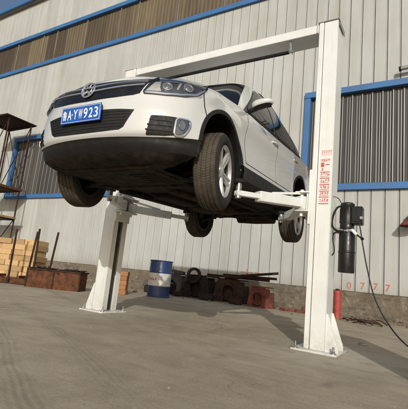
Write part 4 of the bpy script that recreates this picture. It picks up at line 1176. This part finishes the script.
# machine castings along the wall
def casting(name, loc, w, d, h, hole, mat, label, rzz=0, grp=None):
    o = root(name, loc, label, 'casting', grp, rzz)
    q = MB(); n = 20
    out = [(-w/2, 0), (-w/2*.86, h), (w/2*.86, h), (w/2, 0)]
    q.prism([(-w/2, 0), (-w/2, .07), (-w*.40, h*.86), (-w*.33, h), (w*.33, h), (w*.40, h*.86), (w/2, .07), (w/2, 0), (hole*.72, 0)] + [(hole*math.cos(t), h*.46 + hole*math.sin(t)) for t in [R(-35 + 250*k/n) for k in range(n + 1)]] + [(-hole*.72, 0)], -.05, (0, -d/2, 0), (1, 0, 0), (0, 0, 1))
    q.box((0, 0, h*.5), (w*.60, d*.55, h*.9), bev=.03)
    q.box((0, -.01, h + .014), (w*.74, d*.96, .03), bev=.01)
    q.box((-w*.40, 0, h*.4), (.05, d*.9, h*.78), Matrix.Rotation(R(7), 3, 'Y'), bev=.01); q.box((w*.40, 0, h*.4), (.05, d*.9, h*.78), Matrix.Rotation(R(-7), 3, 'Y'), bev=.01)
    q.box((0, .02, .02), (w*1.02, d*.98, .04), bev=.01)
    q.build('housing', mat, o)
    q = MB(); ring = [(hole*1.0, -.012), (hole*1.18, -.012), (hole*1.18, .012), (hole*1.0, .012)]
    q.lathe(ring, Matrix.Translation((0, -d/2 + .0, h*.46)) @ Matrix.Rotation(R(90), 4, 'X'), 28, closed=True); q.build('bore_ring', mat, o)
    return o
casting('machine_casting', (-6.95, 10.15, 0), .85, .70, .60, .16, 'cast', 'dark iron casting just right of the blue drum', R(4))
casting('machine_casting', (-5.98, 10.10, 0), .95, .75, .63, .20, 'cast', 'dark iron casting behind the upright ring', R(-3))
casting('machine_casting', (-5.00, 10.12, 0), .92, .70, .60, .18, 'rust_dark', 'dark iron casting between the ringed one and the red one', R(5))
casting('machine_casting', (-3.95, 9.72, 0), .56, .50, .49, .14, 'rust_red', 'red primed iron casting with a round hole', R(-6))
q = MB(); q.lathe([(.155, -.05), (.215, -.05), (.225, -.03), (.225, .03), (.215, .05), (.155, .05)], Matrix.Translation((-6.05, 9.66, .63)) @ Matrix.Rotation(R(90), 4, 'X') @ Matrix.Rotation(R(6), 4, 'Y'), 36, closed=True)
tag(q.build('iron_ring', 'cast'), 'dark iron ring leaning upright against the front of a machine casting', 'ring')
for k, (a_, b_, lab) in enumerate((((-5.75, 9.85, .665), (-3.75, 9.62, .655), 'lowest long rusty bar lying across the castings'), ((-5.3, 9.98, .705), (-3.62, 9.80, .72), 'middle rusty bar lying across the castings'), ((-4.6, 9.66, .715), (-3.48, 9.50, .86), 'tilted upper rusty bar poking up over the red casting'))):
    q = MB(); q.bar(a_, b_, .10, .008, bev=.001); q.bar(V(a_) + V((0, .05, .03)), V(b_) + V((0, .05, .03)), .008, .06, bev=.001); q.noisy(.004, k)
    tag(q.build('steel_bar', 'rust_dark'), lab, 'steel bar', 'rusty bars on the castings')
for k, (p, sz, rt, lab) in enumerate((((-7.45, 9.55, .10), (.34, .26, .20), (5, 8, 20), 'small dark iron block on the ground just right of the drum'), ((-6.45, 9.50, .07), (.26, .2, .14), (3, -6, -30), 'small dark iron block before the ringed casting'), ((-5.45, 9.45, .09), (.40, .22, .18), (-4, 5, 12), 'flat dark iron block between the two dark castings'), ((-4.55, 9.42, .06), (.3, .24, .12), (6, 0, -18), 'low rusty block at the left foot of the red casting'), ((-6.9, 10.1, .68), (.40, .3, .10), (0, 6, 15), 'dark iron slab lying on top of the casting next to the drum'), ((-5.1, 10.2, .68), (.34, .28, .12), (4, -5, -8), 'dark iron slab lying on the casting under the long bars'))):
    q = MB(); q.box((0, 0, 0), sz, bev=.02); q.noisy(.022, k + 3, 2); o = q.build('iron_block', 'rust_dark' if k % 2 else 'cast', smooth=False)
    o.location = p; o.rotation_euler = tuple(R(a) for a in rt); tag(o, lab, 'iron block', 'loose iron blocks among the castings')
# loose grit scattered over the yard
q = MB(); r6 = random.Random(31)
for k in range(420):
    Y = 1.2 + 7.5*r6.random()**.8; X = r6.uniform(-1.05*Y - 2.2, .1*Y + .3); s_ = r6.uniform(.002, .0055)*(1.8 if r6.random() < .05 else 1)
    t = bmesh.new(); bmesh.ops.create_icosphere(t, subdivisions=1, radius=s_)
    for v in t.verts: v.co = V((v.co.x*r6.uniform(.8, 1.4), v.co.y*r6.uniform(.8, 1.3), v.co.z*r6.uniform(.5, .9)))
    q.merge(t, Matrix.Translation((X, Y, s_*.35)))
tag(q.build('gravel', 'stone', smooth=False), kind='stuff')
# red post beside the lift column, bricks and scrap by the wall
rp = root('red_pipe', (-2.03, 9.55, 0), 'short red painted pipe standing beside the right post near the wall', 'pipe')
q = MB(); q.lathe([(0, 0), (.082, 0), (.082, .60), (.07, .615), (0, .62)], Matrix.Translation((0, 0, 0)), 24); q.build('barrel', 'red_paint', rp)
q = MB(); q.lathe([(.0, .62), (.045, .62), (.045, .655), (.0, .66)], n=16); q.build('cap', 'rust_dark', rp)
q = MB(); q.box((0, 0, 0), (.24, .115, .06), bev=.008); q.noisy(.006, 4, 1); o = q.build('red_brick', 'rust_red', smooth=False); rbd = o.data; bpy.data.objects.remove(o)
bl = [((-3.12, 9.72, .03), 20, 0, 'red brick at the left end of the small heap beside the red casting'), ((-2.92, 9.68, .03), -10, 0, 'red brick lying flat in the middle of the small heap'), ((-2.70, 9.72, .03), 35, 0, 'red brick in the bottom layer nearest the lift post'), ((-2.78, 9.74, .093), 5, 4, 'red brick in the second layer of the heap'), ((-2.60, 9.76, .093), 60, 3, 'red brick leaning across the second layer'), ((-2.68, 9.74, .157), -20, 6, 'red brick topmost on the small heap'), ((-3.30, 9.60, .03), -35, 0, 'red brick lying alone left of the heap')]
for p, a, tl, lab in bl:
    o = bpy.data.objects.new('red_brick', rbd); COL.objects.link(o); o.location = p; o.rotation_euler = (R(tl), R(tl), R(a)); tag(o, lab, 'brick', 'red bricks dumped by the wall')
q = MB(); r3 = random.Random(11)
for k in range(16):
    p = V((-1.45 + r3.uniform(-.42, .42), 8.75 + r3.uniform(-.3, .3), .03 + r3.random()*.05)); d = V((r3.uniform(-1, 1), r3.uniform(-.5, .5), r3.uniform(-.18, .18))).normalized()*r3.uniform(.08, .30)
    q.tube([p - d, p + V((0, 0, .02)), p + d*.9 + V((0, 0, r3.uniform(-.02, .03)))], r3.uniform(.005, .013), n=7)
tag(q.build('scrap_metal', 'rust_dark'), 'low tangle of rusty scrap rods on the ground before the plinth', 'scrap', kind='stuff')
q = MB(); bmesh.ops.create_icosphere(q.bm, subdivisions=3, radius=.042)
for v in q.bm.verts: v.co = V((v.co.x*1.3, v.co.y*.8, max(v.co.z, -.018)*.62 + .015))
q.noisy(.010, 3); o = q.build('stone', 'stone'); o.location = (-.82, 5.38, -.002)
tag(o, 'pale stone lying alone on the concrete right of the lift post', 'stone')
# loose rubble strewn at the foot of the plinth
q = MB(); r4 = random.Random(21)
for k in range(520):
    x = r4.uniform(-9, 2.5); y = YW - .12 - abs(r4.gauss(0, .75)); s_ = r4.uniform(.012, .045)*(1.6 if r4.random() < .08 else 1)
    t = bmesh.new(); bmesh.ops.create_icosphere(t, subdivisions=1, radius=s_)
    for v in t.verts: v.co = V((v.co.x*r4.uniform(.8, 1.4), v.co.y*r4.uniform(.7, 1.2), v.co.z*r4.uniform(.5, .9)))
    q.merge(t, Matrix.Translation((x, y, s_*.3)) @ Matrix.Rotation(r4.uniform(0, 6), 4, 'Z'))
tag(q.build('rubble', 'plinth', smooth=False), kind='stuff')

# scaffold tower against the wall at the left
sc = root('scaffold', (-16.5, 9.8, 0), 'tall rusty scaffold tower with three plank decks against the left wall', 'scaffold')
xa, xb, ya, yb = -18.0, -16.28, 9.35, 10.45
q = MB()
for x in (xa, xb):
    for y in (ya, yb): q.cyl((x, y, 0), (x, y, 6.74), .034, n=10)
for z in (2.25, 3.55, 6.7):
    for y in (ya, yb): q.cyl((xa, y, z), (xb, y, z), .024, n=8)
    for x in (xa, xb): q.cyl((x, ya, z), (x, yb, z), .024, n=8)
q.build('tube_frame', 'rust_dark', sc, shift=sc.location)
q = MB()
for y in (ya, yb):
    q.cyl((xa, y, 3.6), (xb, y, 6.65), .020, n=8); q.cyl((xb, y, 3.6), (xa, y, 6.65), .020, n=8); q.cyl((xa, y, .4), (xb, y, 2.3), .020, n=8)
q.build('cross_brace', 'rust_dark', sc, shift=sc.location)
q = MB(); q.prism([(-.35, 0), (1.45, 0), (1.84, .02), (1.84, .06), (-.35, .10)], -1.5, (xa, ya - .2, 6.72), (1, 0, 0), (0, 0, 1)); q.build('deck', 'rust_dark', sc, shift=sc.location)
q = MB(); q.box(((xa+xb)/2 - .05, 9.9, 3.62), (1.98, 1.3, .12), bev=.01); q.build('deck', 'scaf_board', sc, shift=sc.location)
q = MB(); q.box(((xa+xb)/2 - .05, 9.85, 2.32), (2.1, 1.2, .09), bev=.01); q.build('deck', 'scaf_board_pale', sc, shift=sc.location)

# made-up cabinet added out of view to throw the long yard shadow
kb = root('shadow_stand_in', (.98, 2.05, 0), 'unseen made-up cabinet standing on the yard right of the lift', 'stand_in', rz=R(-29))
q = MB(); q.box((0, 0, .90), (.42, .36, 1.70), bev=.01); q.box((0, 0, .03), (.38, .32, .06), bev=.004); q.build('case', 'stand_in', kb)
for s_ in (1, -1):
    q = MB(); q.box((s_*.103, -.186, .92), (.195, .012, 1.60), bev=.004); dd = q.build('door', 'stand_in', kb)
    q = MB(); q.bar((s_*.03, -.202, .86), (s_*.03, -.202, 1.0), .012, .018, bev=.003); q.build('handle', 'steel', dd)

# ------------------------------------------------------------------ light, sky, camera
EL = 21.0; az = math.atan2(.55, -1.0)            # sun stands behind the camera to the right
w = bpy.data.worlds.new('World'); scn.world = w; w.use_nodes = True
nt = w.node_tree; nt.nodes.clear()
sky = nt.nodes.new('ShaderNodeTexSky'); sky.sky_type = 'NISHITA'; sky.sun_disc = False
sky.sun_elevation = R(EL); sky.sun_rotation = az; sky.dust_density = 3.0; sky.air_density = 1.0; sky.altitude = 50
bg = nt.nodes.new('ShaderNodeBackground'); bg.inputs['Strength'].default_value = .104
wo = nt.nodes.new('ShaderNodeOutputWorld'); nt.links.new(sky.outputs[0], bg.inputs[0]); nt.links.new(bg.outputs[0], wo.inputs[0])
sd = bpy.data.lights.new('sun', 'SUN'); sd.energy = 2.75; sd.angle = R(.6); sd.color = (1.0, .982, .94)
so = bpy.data.objects.new('sun', sd); COL.objects.link(so)
ldir = V((-.55, 1.0, 0)).normalized()*math.cos(R(EL)) + V((0, 0, -math.sin(R(EL))))
so.rotation_euler = ldir.to_track_quat('-Z', 'Y').to_euler(); so.location = (6, -10, 8)

cd = bpy.data.cameras.new('camera'); co = bpy.data.objects.new('camera', cd); COL.objects.link(co)
pit, rol, yaw = .1798, -.1005, .552
F = V((-math.sin(yaw)*math.cos(pit), math.cos(yaw)*math.cos(pit), math.sin(pit)))
Rr = V((math.cos(yaw), math.sin(yaw), 0)); U = Rr.cross(F)
R2 = Rr*math.cos(rol) - U*math.sin(rol); U2 = R2.cross(F)
mw = Matrix((R2, U2, -F)).transposed().to_4x4(); mw.translation = V((0, 0, .647)); co.matrix_world = mw
cd.sensor_fit = 'HORIZONTAL'; cd.sensor_width = 36; cd.lens = 390.5/408*36; cd.clip_start = .05; cd.clip_end = 1000
scn.camera = co
scn.view_settings.view_transform = 'Standard'; scn.view_settings.look = 'None'
scn.view_settings.exposure = 0; scn.view_settings.gamma = 1
scn.view_settings.use_curve_mapping = False
scn.cycles.use_denoising = True
